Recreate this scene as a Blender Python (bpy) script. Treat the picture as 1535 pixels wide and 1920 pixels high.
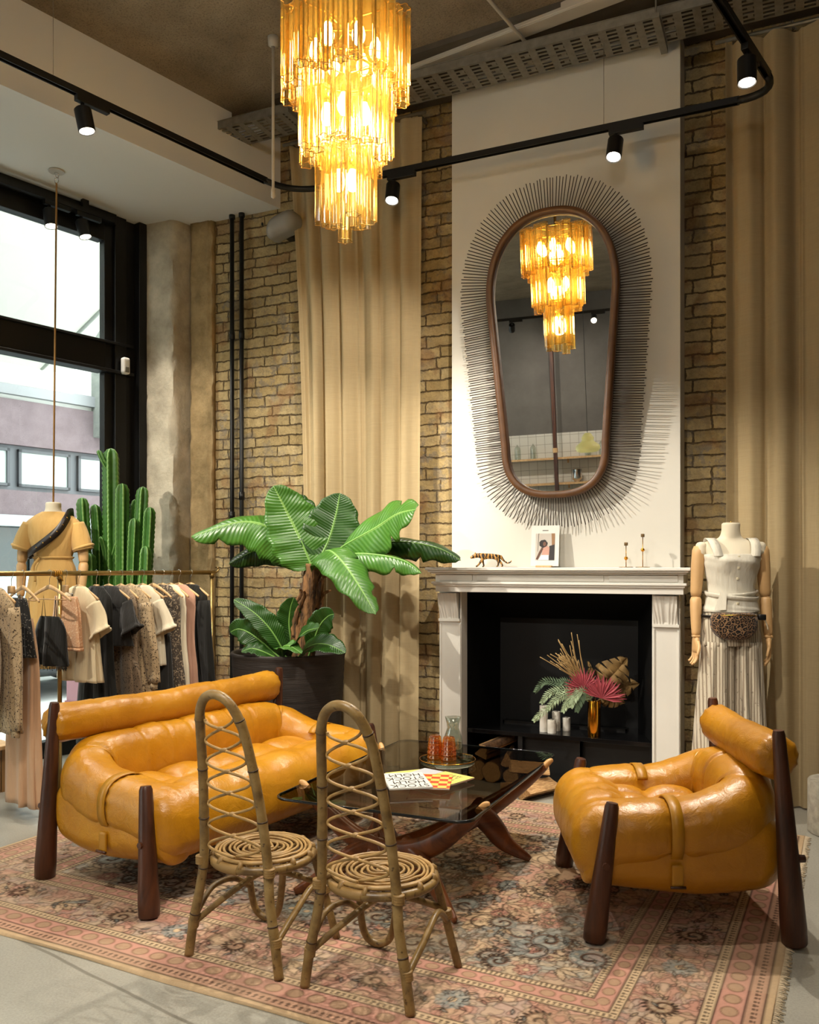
import bpy, bmesh, math, random
import numpy as np
from mathutils import Vector, Matrix, noise
from math import sin, cos, pi, radians, sqrt, atan2, exp
for o in list(bpy.data.objects): bpy.data.objects.remove(o)
SC = bpy.context.scene
COL = SC.collection
# ---------------------------------------------------------------- camera
cd = bpy.data.cameras.new('camera'); cam = bpy.data.objects.new('camera', cd); COL.objects.link(cam)
cd.sensor_fit = 'HORIZONTAL'; cd.sensor_width = 36.0; cd.lens = 1600/1535*36
cd.shift_y = 103/1535; cd.clip_start = .05; cd.clip_end = 200
cam.location = (0, 0, 1.40); cam.rotation_euler = (radians(90), 0, radians(24.156))
SC.camera = cam
# ---------------------------------------------------------------- world, exposure
SC.view_settings.view_transform = 'Standard'; SC.view_settings.look = 'None'
SC.view_settings.gamma = 1; SC.view_settings.use_curve_mapping = False
SC.view_settings.exposure = 0.0
w = bpy.data.worlds.new('world'); SC.world = w; w.use_nodes = True
bgn = w.node_tree.nodes['Background']; bgn.inputs[0].default_value = (.98, .985, 1, 1); bgn.inputs[1].default_value = 8.0
# ---------------------------------------------------------------- lamps out of modelling builders
WARM = (1, .86, .66); NEUT = (1, .92, .80)
def spot(loc, target, watts, size=70, blend=.6, radius=.022, col=NEUT):
    l = bpy.data.lights.new('spot', 'SPOT'); l.energy = watts; l.spot_size = radians(size); l.spot_blend = blend
    l.shadow_soft_size = radius; l.color = col
    o = bpy.data.objects.new('spot_light', l); COL.objects.link(o); o.location = loc
    d = Vector(target)-Vector(loc); o.rotation_euler = d.to_track_quat('-Z', 'Y').to_euler(); return o
def point(loc, watts, radius=.05, col=WARM):
    l = bpy.data.lights.new('bulb_light', 'POINT'); l.energy = watts; l.shadow_soft_size = radius; l.color = col
    o = bpy.data.objects.new('bulb_light', l); COL.objects.link(o); o.location = loc; return o
# the window wall runs at 14 degrees to the fireplace wall: t metres along it, k metres off the origin across it
WDX, WDY = .24414, .96974
def wp(t, k, z=0.0): return (WDX*t+WDY*k, WDY*t-WDX*k, z)
TRACKZ = 4.0
# place of each track spotlight, what it is aimed at, watts, cone, run direction of its track ('w' window, 'b' back, 'r' rear)
SPOTS = [
 (wp(2.57, -4.32), (-2.7, 3.9, .3), 130, 80, 'w'),
 ((-2.40, 5.09, 0), (-2.15, 3.7, .3), 190, 62, 'b'),
 ((-.95, 5.09, 0), (-1.15, 3.5, .2), 330, 58, 'b'),
 (wp(4.36, -1.31), (-.15, 4.0, .4), 120, 75, 'w'),
 (wp(1.75, -4.32), (-1.45, 5.3, 1.55), 700, 37, 'w'),
 (wp(1.10, -4.32), wp(3.2, -4.7, .8), 300, 46, 'w'),
 (wp(.30, -4.32), (-2.7, 5.3, 1.6), 560, 31, 'w'),
 (wp(-.40, -4.32), (-3.8, 5.4, 1.9), 600, 32, 'w'),
 (wp(3.20, -1.31), (-1.5, 3.8, .3), 110, 70, 'w'),
 (wp(2.40, -1.31), (-3.5, 5.5, 1.7), 460, 50, 'w'),
 (wp(1.60, -1.31), (-.3, 5.2, 1.0), 240, 40, 'w'),
 (wp(.80, -1.31), (-2.6, 3.0, .3), 110, 60, 'w'),
 (wp(.10, -1.31), (-2.6, 2.1, 0), 260, 60, 'w'),
 (wp(-3.0, -3.55), wp(-5.3, -3.9, 2.6), 110, 90, 'r'),
 (wp(-3.0, -2.95), wp(-5.3, -2.6, 2.4), 130, 90, 'r'),
 (wp(-3.0, -2.35), (-1.4, 5.3, .75), 420, 24, 'r'),
]
# ---------------------------------------------------------------- materials
def lin(c):
    if isinstance(c, str):
        c = [int(c[i:i+2], 16)/255 for i in (0, 2, 4)]
        c = [x/12.92 if x <= .04045 else ((x+.055)/1.055)**2.4 for x in c]
    return tuple(c)+((1,) if len(c) == 3 else ())
def new_mat(name):
    m = bpy.data.materials.new(name); m.use_nodes = True; nt = m.node_tree
    return m, nt, nt.nodes['Principled BSDF']
def N(nt, typ, **kw):
    n = nt.nodes.new(typ)
    for k, v in kw.items():
        if k in n.inputs.keys(): n.inputs[k].default_value = v
        else: setattr(n, k, v)
    return n
def coords(nt, scale=(1, 1, 1), rot=(0, 0, 0), kind='Object'):
    t = N(nt, 'ShaderNodeTexCoord'); mp = N(nt, 'ShaderNodeMapping')
    mp.inputs['Scale'].default_value = scale; mp.inputs['Rotation'].default_value = rot
    nt.links.new(t.outputs[kind], mp.inputs[0]); return mp.outputs[0]
def mixc(nt, fac, a, b, typ='MIX'):
    m = nt.nodes.new('ShaderNodeMix'); m.data_type = 'RGBA'; m.blend_type = typ
    for s, v in ((m.inputs[0], fac), (m.inputs[6], a), (m.inputs[7], b)):
        if isinstance(v, bpy.types.NodeSocket): nt.links.new(v, s)
        else: s.default_value = v
    return m.outputs[2]
def math_(nt, op, a, b=None, c=None):
    m = nt.nodes.new('ShaderNodeMath'); m.operation = op
    for s, v in zip(m.inputs, (a, b, c)):
        if v is None: continue
        if isinstance(v, bpy.types.NodeSocket): nt.links.new(v, s)
        else: s.default_value = v
    return m.outputs[0]
def ramp(nt, fac, stops):
    r = nt.nodes.new('ShaderNodeValToRGB'); cr = r.color_ramp
    while len(cr.elements) > len(stops): cr.elements.remove(cr.elements[-1])
    while len(cr.elements) < len(stops): cr.elements.new(1)
    for e, (p, c) in zip(cr.elements, stops): e.position = p; e.color = lin(c) if not isinstance(c, float) else (c, c, c, 1)
    nt.links.new(fac, r.inputs[0]); return r.outputs[0]
def set_bump(nt, b, h, strength=.3, dist=.01):
    n = N(nt, 'ShaderNodeBump'); n.inputs['Strength'].default_value = strength; n.inputs['Distance'].default_value = dist
    nt.links.new(h, n.inputs['Height']); nt.links.new(n.outputs[0], b.inputs['Normal'])
def noise_tex(nt, vec, scale, detail=4, rough=.55, dist=0):
    n = N(nt, 'ShaderNodeTexNoise', Scale=scale, Detail=detail, Roughness=rough, Distortion=dist)
    nt.links.new(vec, n.inputs['Vector']); return n
def mat(name, col, rough=.5, metal=0, var=0, vscale=6, bump=0, bscale=40, bdist=.004, stretch=(1, 1, 1), spec=.5, coat=0, trans=0, emis=0, col2=None, sheen=0, ior=None):
    m, nt, b = new_mat(name); c = lin(col)
    b.inputs['Base Color'].default_value = c; b.inputs['Roughness'].default_value = rough; b.inputs['Metallic'].default_value = metal
    b.inputs['Specular IOR Level'].default_value = spec; b.inputs['Coat Weight'].default_value = coat; b.inputs['Transmission Weight'].default_value = trans
    if ior: b.inputs['IOR'].default_value = ior
    if sheen: b.inputs['Sheen Weight'].default_value = sheen
    if emis: b.inputs['Emission Color'].default_value = c; b.inputs['Emission Strength'].default_value = emis
    if var or bump or col2:
        v = coords(nt, stretch)
    if var or col2:
        n = noise_tex(nt, v, vscale)
        c2 = lin(col2) if col2 else tuple(x*(1-var) for x in c[:3])+(1,)
        c1 = c if col2 else tuple(min(1, x*(1+var*.6)) for x in c[:3])+(1,)
        f = ramp(nt, n.outputs[0], [(.35, 0.), (.65, 1.)])
        nt.links.new(mixc(nt, f, c2, c1), b.inputs['Base Color'])
    if bump:
        n = noise_tex(nt, v, bscale); set_bump(nt, b, n.outputs[0], bump, bdist)
    return m
def glassy(name, tint, gloss=.12, rough=.02, body=None, bodyfac=0, ior=1.45, both=False):
    """see-through glass: tinted transparency, a fresnel reflection, and optionally coloured body"""
    m, nt, b = new_mat(name); nt.nodes.remove(b); out = nt.nodes['Material Output']
    t = N(nt, 'ShaderNodeBsdfTransparent'); t.inputs[0].default_value = lin(tint)
    g = N(nt, 'ShaderNodeBsdfGlossy'); g.inputs['Roughness'].default_value = rough
    f = N(nt, 'ShaderNodeFresnel'); f.inputs[0].default_value = ior
    mx = N(nt, 'ShaderNodeMixShader'); last = t.outputs[0]
    if body:
        tr = N(nt, 'ShaderNodeBsdfTranslucent'); tr.inputs[0].default_value = lin(body)
        df = N(nt, 'ShaderNodeBsdfDiffuse'); df.inputs[0].default_value = lin(body)
        m1 = N(nt, 'ShaderNodeMixShader'); m1.inputs[0].default_value = .35
        nt.links.new(tr.outputs[0], m1.inputs[1]); nt.links.new(df.outputs[0], m1.inputs[2])
        m2 = N(nt, 'ShaderNodeMixShader'); m2.inputs[0].default_value = bodyfac
        nt.links.new(last, m2.inputs[1]); nt.links.new(m1.outputs[0], m2.inputs[2]); last = m2.outputs[0]
    ge = N(nt, 'ShaderNodeNewGeometry'); s = math_(nt, 'MULTIPLY', math_(nt, 'MULTIPLY_ADD', f.outputs[0], 1.0, gloss*.1), (1.0 if both else math_(nt, 'SUBTRACT', 1.0, ge.outputs['Backfacing'])))
    nt.links.new(s, mx.inputs[0]); nt.links.new(last, mx.inputs[1]); nt.links.new(g.outputs[0], mx.inputs[2])
    nt.links.new(mx.outputs[0], out.inputs[0]); return m
# ---------------------------------------------------------------- mesh builder
class MB:
    def __init__(s): s.v = []; s.f = []
    def add(s, vs, fs):
        n = len(s.v); s.v += [tuple(p) for p in vs]; s.f += [tuple(i+n for i in f) for f in fs]; return s
    def box(s, c, d, rz=0, M=None):
        hx, hy, hz = d[0]/2, d[1]/2, d[2]/2; vs = []
        for z in (-hz, hz):
            for x, y in ((-hx, -hy), (hx, -hy), (hx, hy), (-hx, hy)):
                p = Vector((x, y, z))
                if M is not None: p = M @ p
                elif rz: p = Matrix.Rotation(rz, 3, 'Z') @ p
                vs.append(p+Vector(c))
        return s.add(vs, [(0, 3, 2, 1), (4, 5, 6, 7), (0, 1, 5, 4), (1, 2, 6, 5), (2, 3, 7, 6), (3, 0, 4, 7)])
    def bb(s, x0, x1, y0, y1, z0, z1): return s.box(((x0+x1)/2, (y0+y1)/2, (z0+z1)/2), (abs(x1-x0), abs(y1-y0), abs(z1-z0)))
    def rings(s, rs, caps=True, closed=False):
        n = len(rs[0]); vs = [p for r in rs for p in r]; fs = []
        for i in range(len(rs)-(0 if closed else 1)):
            j = (i+1) % len(rs)
            for k in range(n):
                l = (k+1) % n; fs.append((i*n+k, i*n+l, j*n+l, j*n+k))
        if caps and not closed:
            fs.append(tuple(range(n-1, -1, -1))); fs.append(tuple((len(rs)-1)*n+k for k in range(n)))
        return s.add(vs, fs)
    def tube(s, pts, r, n=8, caps=True, closed=False, sq=1.0):
        pts = [Vector(p) for p in pts]; m = len(pts)
        if not hasattr(r, '__len__'): r = [r]*m
        T = []
        for i in range(m):
            a = pts[(i-1) % m] if (closed or i > 0) else pts[i]; b = pts[(i+1) % m] if (closed or i < m-1) else pts[i]
            t = b-a; T.append(t.normalized() if t.length > 1e-9 else Vector((0, 0, 1)))
        u = T[0].orthogonal().normalized(); rs = []
        for i in range(m):
            u = (u-T[i]*u.dot(T[i]));
            u = u.normalized() if u.length > 1e-6 else T[i].orthogonal().normalized()
            w_ = T[i].cross(u)
            rs.append([pts[i]+(u*cos(2*pi*k/n)+w_*sin(2*pi*k/n)*sq)*r[i] for k in range(n)])
        return s.rings(rs, caps, closed)
    def cyl(s, a, b, r0, r1=None, n=12): return s.tube([a, b], [r0, r0 if r1 is None else r1], n)
    def lathe(s, prof, n=24, c=(0, 0, 0), caps=False):
        return s.rings([[(c[0]+r*cos(2*pi*k/n), c[1]+r*sin(2*pi*k/n), c[2]+z) for k in range(n)] for r, z in prof], caps)
    def loft(s, secs, n=24, mod=None, e=2.0, caps=True):
        """secs: (cx, cy, z, rx, ry); superellipse rings"""
        rs = []
        for i, (cx, cy, z, rx, ry) in enumerate(secs):
            r = []
            for k in range(n):
                a = 2*pi*k/n; ca, sa = cos(a), sin(a)
                x = math.copysign(abs(ca)**(2/e), ca)*rx; y = math.copysign(abs(sa)**(2/e), sa)*ry
                q = mod(i, a) if mod else 1
                r.append((cx+x*q, cy+y*q, z))
            rs.append(r)
        return s.rings(rs, caps)
    def grid(s, fn, nu, nv, closeu=False):
        vs = [fn(i/(nu if closeu else nu-1), j/(nv-1)) for j in range(nv) for i in range(nu)]; fs = []
        for j in range(nv-1):
            for i in range(nu if closeu else nu-1):
                k = (i+1) % nu; fs.append((j*nu+i, j*nu+k, (j+1)*nu+k, (j+1)*nu+i))
        return s.add(vs, fs)
    def softbox(s, c, h, r, n=(20, 20, 12), fn=None):
        """rounded box, half sizes h, corner radius r, deformed by fn(p)->p in local space"""
        seen = {}; vs = []; fs = []
        def vid(p):
            k = (round(p[0], 5), round(p[1], 5), round(p[2], 5))
            if k not in seen:
                seen[k] = len(vs); P = Vector(p); q = Vector([max(-(h[i]-r), min(h[i]-r, P[i])) for i in range(3)])
                d = P-q; P = q+d.normalized()*r if d.length > 1e-9 else P
                if fn: P = Vector(fn(P))
                vs.append(P+Vector(c))
            return seen[k]
        for ax in range(3):
            a, b = [(1, 2), (2, 0), (0, 1)][ax]
            def spread(t, hh): return -hh+2*hh*t
            for sg in (-1, 1):
                for i in range(n[a]):
                    for j in range(n[b]):
                        q = []
                        for di, dj in ((0, 0), (1, 0), (1, 1), (0, 1)):
                            p = [0, 0, 0]; p[ax] = sg*h[ax]; p[a] = spread((i+di)/n[a], h[a]); p[b] = spread((j+dj)/n[b], h[b]); q.append(vid(p))
                        fs.append(tuple(q if sg > 0 else q[::-1]))
        return s.add(vs, fs)
    def build(s, name, m, parent=None, smooth=True, loc=None, wrinkle=None, sub=0, solid=0, bevel=0, fix=False, angle=None):
        me = bpy.data.meshes.new(name); me.from_pydata(s.v, [], s.f); me.update()
        if fix or wrinkle:
            bm = bmesh.new(); bm.from_mesh(me)
            if fix: bmesh.ops.recalc_face_normals(bm, faces=bm.faces)
            bm.normal_update()
            if wrinkle:
                amp, sc = wrinkle
                for v in bm.verts:
                    d = noise.fractal(v.co*sc, .8, 2.0, 3)
                    v.co += v.normal*amp*d
            bm.to_mesh(me); bm.free()
        me.materials.append(m)
        if smooth:
            me.polygons.foreach_set('use_smooth', [True]*len(me.polygons))
            if angle: me.set_sharp_from_angle(angle=radians(angle))
        o = bpy.data.objects.new(name, me); COL.objects.link(o)
        if parent is not None: o.parent = parent
        if loc is not None: o.location = loc
        if bevel: md = o.modifiers.new('bevel', 'BEVEL'); md.width = bevel; md.segments = 2; md.limit_method = 'ANGLE'
        if solid: md = o.modifiers.new('solid', 'SOLIDIFY'); md.thickness = solid; md.offset = 0
        if sub: md = o.modifiers.new('sub', 'SUBSURF'); md.levels = sub; md.render_levels = sub
        return o
def tag(o, label=None, cat=None, group=None, kind=None):
    if label: o['label'] = label
    if cat: o['category'] = cat
    if group: o['group'] = group
    if kind: o['kind'] = kind
    return o
def thing(name, label, cat, loc=(0, 0, 0), rz=0, group=None):
    o = bpy.data.objects.new(name, None); COL.objects.link(o); o.empty_display_size = .1
    o.location = loc; o.rotation_euler = (0, 0, rz); return tag(o, label, cat, group)
def copy_tree(o, parent=None):
    c = o.copy(); COL.objects.link(c)
    if parent is not None: c.parent = parent
    for ch in [q for q in bpy.data.objects if q.parent == o]: copy_tree(ch, c)
    return c
def struct(name, mb, m, **kw):
    o = mb.build(name, m, **kw); o['kind'] = 'structure'; return o
def crom(pts, n=8, closed=False):
    P = [Vector(p) for p in pts]; out = []; m = len(P)
    for i in range(m if closed else m-1):
        g = lambda k: P[k % m] if closed else P[max(0, min(m-1, k))]
        p0, p1, p2, p3 = g(i-1), g(i), g(i+1), g(i+2)
        for j in range(n):
            t = j/n; out.append(.5*((2*p1)+(-p0+p2)*t+(2*p0-5*p1+4*p2-p3)*t*t+(-p0+3*p1-3*p2+p3)*t**3))
    if not closed: out.append(P[-1])
    return out
R = random.Random(7)
# ================================================================ MATERIALS
def brick_mat(name, axis='X', tones=('a08a5e', 'b8a377', '7b6440'), dark='5f4f36'):
    m, nt, b = new_mat(name); t = N(nt, 'ShaderNodeTexCoord'); sp = N(nt, 'ShaderNodeSeparateXYZ'); nt.links.new(t.outputs['Object'], sp.inputs[0])
    cb = N(nt, 'ShaderNodeCombineXYZ'); nt.links.new(sp.outputs[axis], cb.inputs[0]); nt.links.new(sp.outputs['Z'], cb.inputs[1])
    obj = t.outputs['Object']
    n1 = noise_tex(nt, obj, 9, 3); off = N(nt, 'ShaderNodeVectorMath', operation='SCALE'); off.inputs[3].default_value = .034
    sub = N(nt, 'ShaderNodeVectorMath', operation='SUBTRACT'); sub.inputs[1].default_value = (.5, .5, .5)
    nt.links.new(n1.outputs['Color'], sub.inputs[0]); nt.links.new(sub.outputs[0], off.inputs[0])
    ad = N(nt, 'ShaderNodeVectorMath', operation='ADD'); nt.links.new(cb.outputs[0], ad.inputs[0]); nt.links.new(off.outputs[0], ad.inputs[1])
    n7 = noise_tex(nt, obj, 42, 3, .6); of2 = N(nt, 'ShaderNodeVectorMath', operation='SCALE'); of2.inputs[3].default_value = .017; sb2 = N(nt, 'ShaderNodeVectorMath', operation='SUBTRACT'); sb2.inputs[1].default_value = (.5, .5, .5)
    nt.links.new(n7.outputs['Color'], sb2.inputs[0]); nt.links.new(sb2.outputs[0], of2.inputs[0]); ad2 = N(nt, 'ShaderNodeVectorMath', operation='ADD'); nt.links.new(ad.outputs[0], ad2.inputs[0]); nt.links.new(of2.outputs[0], ad2.inputs[1]); ad = ad2
    br = N(nt, 'ShaderNodeTexBrick'); br.offset = .5; br.squash = 1.35; br.squash_frequency = 3
    for k, v in (('Scale', 1), ('Mortar Size', .0065), ('Mortar Smooth', .5), ('Brick Width', .225), ('Row Height', .0775), ('Bias', 0)): br.inputs[k].default_value = v
    br.inputs['Color1'].default_value = lin(tones[0]); br.inputs['Color2'].default_value = lin(tones[1]); br.inputs['Mortar'].default_value = lin(dark)
    nt.links.new(ad.outputs[0], br.inputs['Vector'])
    # chance of an odd header / red brick: second brick texture with the same layout
    n2 = noise_tex(nt, obj, 2.2, 5, .65); f2 = ramp(nt, n2.outputs[0], [(.44, 0.), (.64, .8)])
    n8 = noise_tex(nt, obj, 17, 4, .7); f8 = ramp(nt, n8.outputs[0], [(.50, 0.), (.56, 1.)]); c = mixc(nt, math_(nt, 'MULTIPLY', f2, f8), br.outputs[0], lin('82796c')); n9 = noise_tex(nt, obj, 4.3, 2); f9 = ramp(nt, n9.outputs[0], [(.56, 0.), (.62, .45)]); c = mixc(nt, f9, c, lin('8a5f3c'), 'MIX')
    n3 = noise_tex(nt, obj, 30, 5, .7); f3 = ramp(nt, n3.outputs[0], [(.35, .55), (.65, 1.)])
    c = mixc(nt, .75, c, f3, 'MULTIPLY')
    n4 = noise_tex(nt, obj, 5, 4, .6); f4 = ramp(nt, n4.outputs[0], [(.55, 0.), (.72, .6)])
    c = mixc(nt, f4, c, lin(tones[2]))
    nt.links.new(c, b.inputs['Base Color']); b.inputs['Roughness'].default_value = .9; b.inputs['Specular IOR Level'].default_value = .2
    h = math_(nt, 'MULTIPLY_ADD', br.outputs['Fac'], -1.0, 1.0); n5 = noise_tex(nt, obj, 60, 5, .65)
    h2 = math_(nt, 'MULTIPLY_ADD', n5.outputs[0], .55, h); n6 = noise_tex(nt, obj, 8, 3); h3 = math_(nt, 'MULTIPLY_ADD', n6.outputs[0], 1.0, h2)
    set_bump(nt, b, h3, 1.0, .016); return m
def plaster(name, c1, c2, rough=.9, scale=3, bump=.5, bscale=25, speck=None):
    m, nt, b = new_mat(name); v = coords(nt); n = noise_tex(nt, v, scale, 6, .65)
    c = ramp(nt, n.outputs[0], [(.3, c1), (.7, c2)])
    if speck:
        n2 = noise_tex(nt, v, 90, 3, .7); f = ramp(nt, n2.outputs[0], [(.30, .0), (.5, 1.), (.70, 1.), (.78, 0.)])
        c = mixc(nt, math_(nt, 'MULTIPLY_ADD', f, .55, .45), lin(speck), c)
    nt.links.new(c, b.inputs['Base Color']); b.inputs['Roughness'].default_value = rough; b.inputs['Specular IOR Level'].default_value = .25
    n3 = noise_tex(nt, v, bscale, 6, .7); set_bump(nt, b, n3.outputs[0], bump, .012); return m
m_brick = brick_mat('brick')
m_ceil = plaster('raw_concrete_ceiling', '82745f', 'a5957e', scale=2.2, bump=.8, bscale=45, speck='3a332b')
m_pillar = plaster('cast_concrete', '8f8674', 'cdc2ab', scale=3, bump=.8, bscale=12)
m_rough = plaster('rough_render', '7a6746', 'a88f66', scale=7, bump=.9, bscale=18)
m_white = mat('white_plaster', 'cbc7bc', .75, var=.03, vscale=2)
m_soffit = mat('grey_soffit_paint', 'dad8d2', .8)
m_paint = mat('white_lacquer', 'd6d2c8', .42, var=.02)
m_dark = plaster('dark_plaster', '5d5955', '6d6963', scale=1.5, bump=.05)
m_black = mat('black_steel', '0d0d0d', .45, spec=.4)
m_blackw = mat('black_interior', '0b0b0b', .5, spec=.25)
m_blacksh = mat('black_gloss_slab', '0c0c0d', .12, spec=.5)
m_galv = mat('galvanised_steel', '8f8a80', .5, .6, var=.15, vscale=20)
m_conduit = mat('pale_conduit', 'b8b1a4', .55)
m_chrome = mat('chrome', 'd8d8d8', .12, 1)
m_brass = mat('brass', 'b98f45', .25, 1)
m_gold = mat('gold_glaze', 'd9962e', .16, 1)
m_rail = mat('brushed_brass_pipe', 'a98d58', .35, .9, var=.25, vscale=8)
m_bulb = mat('lit_bulb', 'ffe6bd', .5, emis=45)
m_lens = mat('lit_lens', 'fff1dc', .5, emis=14)
m_amber = glassy('amber_chandelier_glass', 'fff0c6', .3, .06, 'f2c765', .10, both=True)
m_amberrim = mat('amber_glass_rim', 'a87a2a', .2, spec=.8)
m_tumbler = glassy('amber_tumbler_glass', 'ffd590', .8, .03, 'e09a38', .10, ior=1.6)
m_clear = glassy('clear_glass', 'e9ede8', 1.0, .02, ior=1.75)
m_smoke = glassy('smoked_glass', 'b6afa2', .2, .015, ior=1.5)
m_smoke_edge = mat('smoked_glass_edge', '15191a', .1)
m_winglass = glassy('window_glass', 'f2f7f4', .15, .01, ior=1.35)
m_mirror = mat('mirror_silver', 'f1f1ef', .01, 1)
m_wframe = mat('walnut_frame', '5b3a1c', .45, var=.2, vscale=15)
m_spoke = mat('dark_bronze_spoke', '33251a', .5, .3)
def wood(name, c1, c2, rough=.4, scale=12, axis=(1, 1, .12)):
    m, nt, b = new_mat(name); v = coords(nt, axis); n = noise_tex(nt, v, scale, 5, .6, 1.5)
    nt.links.new(ramp(nt, n.outputs[0], [(.32, c1), (.68, c2)]), b.inputs['Base Color']); b.inputs['Roughness'].default_value = rough
    set_bump(nt, b, n.outputs[0], .15, .003); return m
m_rose = wood('rosewood', '2e160b', '5a3018', .38)
m_walnut = wood('teak_table_base', '4a2410', '7c4520', .32, 10, (1, .15, 1))
m_tip = mat('pale_worn_wood', 'c89558', .45)
m_palew = wood('pale_hanger_wood', 'b98f5c', 'd9b382', .5, 20)
m_armw = mat('mannequin_arm_wood', 'c9a06c', .45, var=.08)
m_torso = mat('mannequin_linen', 'd8cdb4', .85, bump=.2, bscale=300, bdist=.002)
def rattan():
    m, nt, b = new_mat('rattan_cane'); v = coords(nt); n = noise_tex(nt, v, 14, 4, .6); 
    c = ramp(nt, n.outputs[0], [(.3, '5c4526'), (.5, '84683a'), (.72, '9c8050')])
    n2 = noise_tex(nt, v, 45, 3, .6); f = ramp(nt, n2.outputs[0], [(.63, 0.), (.70, .8)]); c = mixc(nt, f, c, lin('3a2512'))
    nt.links.new(c, b.inputs['Base Color']); b.inputs['Roughness'].default_value = .38; set_bump(nt, b, n2.outputs[0], .2, .003); return m
m_rattan = rattan(); m_core = mat('pale_cane_core', 'a5824c', .45, var=.2, vscale=25); m_node = mat('cane_node', '3d2815', .5)
m_wrap = mat('cane_wrapping', '8f6f3e', .5, bump=.4, bscale=200, bdist=.002)
def leather():
    m, nt, b = new_mat('ochre_leather'); v = coords(nt); n = noise_tex(nt, v, 3.5, 5, .6)
    c = ramp(nt, n.outputs[0], [(.28, 'a96e0c'), (.5, 'bd8013'), (.75, 'c68d1d')])
    nt.links.new(c, b.inputs['Base Color']); b.inputs['Specular IOR Level'].default_value = .55
    n4 = noise_tex(nt, v, 9, 4, .6); r = math_(nt, 'MULTIPLY_ADD', n4.outputs[0], .22, .22); nt.links.new(r, b.inputs['Roughness'])
    n2 = noise_tex(nt, v, 16, 5, .62, 1.2); vo = N(nt, 'ShaderNodeTexVoronoi', Scale=170); nt.links.new(v, vo.inputs['Vector'])
    h = math_(nt, 'MULTIPLY_ADD', vo.outputs[0], .07, n2.outputs[0]); set_bump(nt, b, h, .42, .010); return m
m_leather = leather(); m_strap = mat('leather_strap', 'b07a12', .4, bump=.2, bscale=60); m_seam = mat('leather_seam', '6e430a', .5)
def fabric(name, c, kind=None, c2='2a2320', rough=.9, scale=40):
    m, nt, b = new_mat(name); v = coords(nt); b.inputs['Roughness'].default_value = rough; b.inputs['Specular IOR Level'].default_value = .2
    b.inputs['Sheen Weight'].default_value = .2
    n = noise_tex(nt, v, 5, 3); cc = mixc(nt, n.outputs[0], tuple(x*.82 for x in lin(c)[:3])+(1,), lin(c))
    if kind == 'floral':
        vo = N(nt, 'ShaderNodeTexVoronoi', Scale=scale); nt.links.new(v, vo.inputs['Vector']); n2 = noise_tex(nt, v, scale*.8, 4, .7, 2)
        f = ramp(nt, vo.outputs[0], [(.16, 1.), (.24, 0.)]); f2 = ramp(nt, n2.outputs[0], [(.56, 0.), (.60, 1.)])
        cc = mixc(nt, math_(nt, 'MAXIMUM', f, f2), cc, lin(c2))
    if kind == 'dots':
        vo = N(nt, 'ShaderNodeTexVoronoi', Scale=scale); nt.links.new(v, vo.inputs['Vector']); f = ramp(nt, vo.outputs[0], [(.25, 1.), (.3, 0.)]); cc = mixc(nt, f, cc, lin(c2))
    if kind == 'leopard':
        vo = N(nt, 'ShaderNodeTexVoronoi', Scale=scale); vo.feature = 'DISTANCE_TO_EDGE'; n3 = noise_tex(nt, v, 30, 2)
        mx = N(nt, 'ShaderNodeVectorMath', operation='MULTIPLY_ADD'); mx.inputs[1].default_value = (.03, .03, .03); nt.links.new(n3.outputs['Color'], mx.inputs[0]); nt.links.new(v, mx.inputs[2]); nt.links.new(mx.outputs[0], vo.inputs['Vector'])
        f = ramp(nt, vo.outputs[0], [(.05, 0.), (.09, 1.), (.26, 1.), (.34, 0.35)]); cc = mixc(nt, f, cc, lin(c2))
    if kind == 'stripe':
        wv = N(nt, 'ShaderNodeTexWave', Scale=scale, Distortion=.6); wv.bands_direction = 'X'; nt.links.new(v, wv.inputs['Vector']); f = ramp(nt, wv.outputs[0], [(.55, 0.), (.8, 1.)]); cc = mixc(nt, f, cc, lin(c2))
        n2 = noise_tex(nt, v, 40, 3); f2 = ramp(nt, n2.outputs[0], [(.64, 0.), (.68, .6)]); cc = mixc(nt, f2, cc, lin('77685a'))
    nt.links.new(cc, b.inputs['Base Color']); n5 = noise_tex(nt, coords(nt, (14, 14, 1.5)), 3, 3); set_bump(nt, b, n5.outputs[0], .3, .02); return m
def curtain_mat():
    m, nt, b = new_mat('sheer_linen'); out = nt.nodes['Material Output']; v = coords(nt, (1, 1, 1))
    n = noise_tex(nt, coords(nt, (200, 200, 6)), 2, 2); n2 = noise_tex(nt, coords(nt, (6, 6, 200)), 2, 2)
    c = mixc(nt, n.outputs[0], lin('b5a17b'), lin('c9b48c')); c = mixc(nt, .35, c, mixc(nt, n2.outputs[0], lin('a38f69'), lin('dcc59b')))
    nt.links.new(c, b.inputs['Base Color']); b.inputs['Roughness'].default_value = .95; b.inputs['Specular IOR Level'].default_value = .1
    tr = N(nt, 'ShaderNodeBsdfTranslucent'); nt.links.new(c, tr.inputs[0]); tp = N(nt, 'ShaderNodeBsdfTransparent')
    a = N(nt, 'ShaderNodeMixShader'); a.inputs[0].default_value = .25; nt.links.new(b.outputs[0], a.inputs[1]); nt.links.new(tr.outputs[0], a.inputs[2])
    d = N(nt, 'ShaderNodeMixShader'); d.inputs[0].default_value = .13; nt.links.new(a.outputs[0], d.inputs[1]); nt.links.new(tp.outputs[0], d.inputs[2]); nt.links.new(d.outputs[0], out.inputs[0]); return m
m_curtain = curtain_mat()
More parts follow.
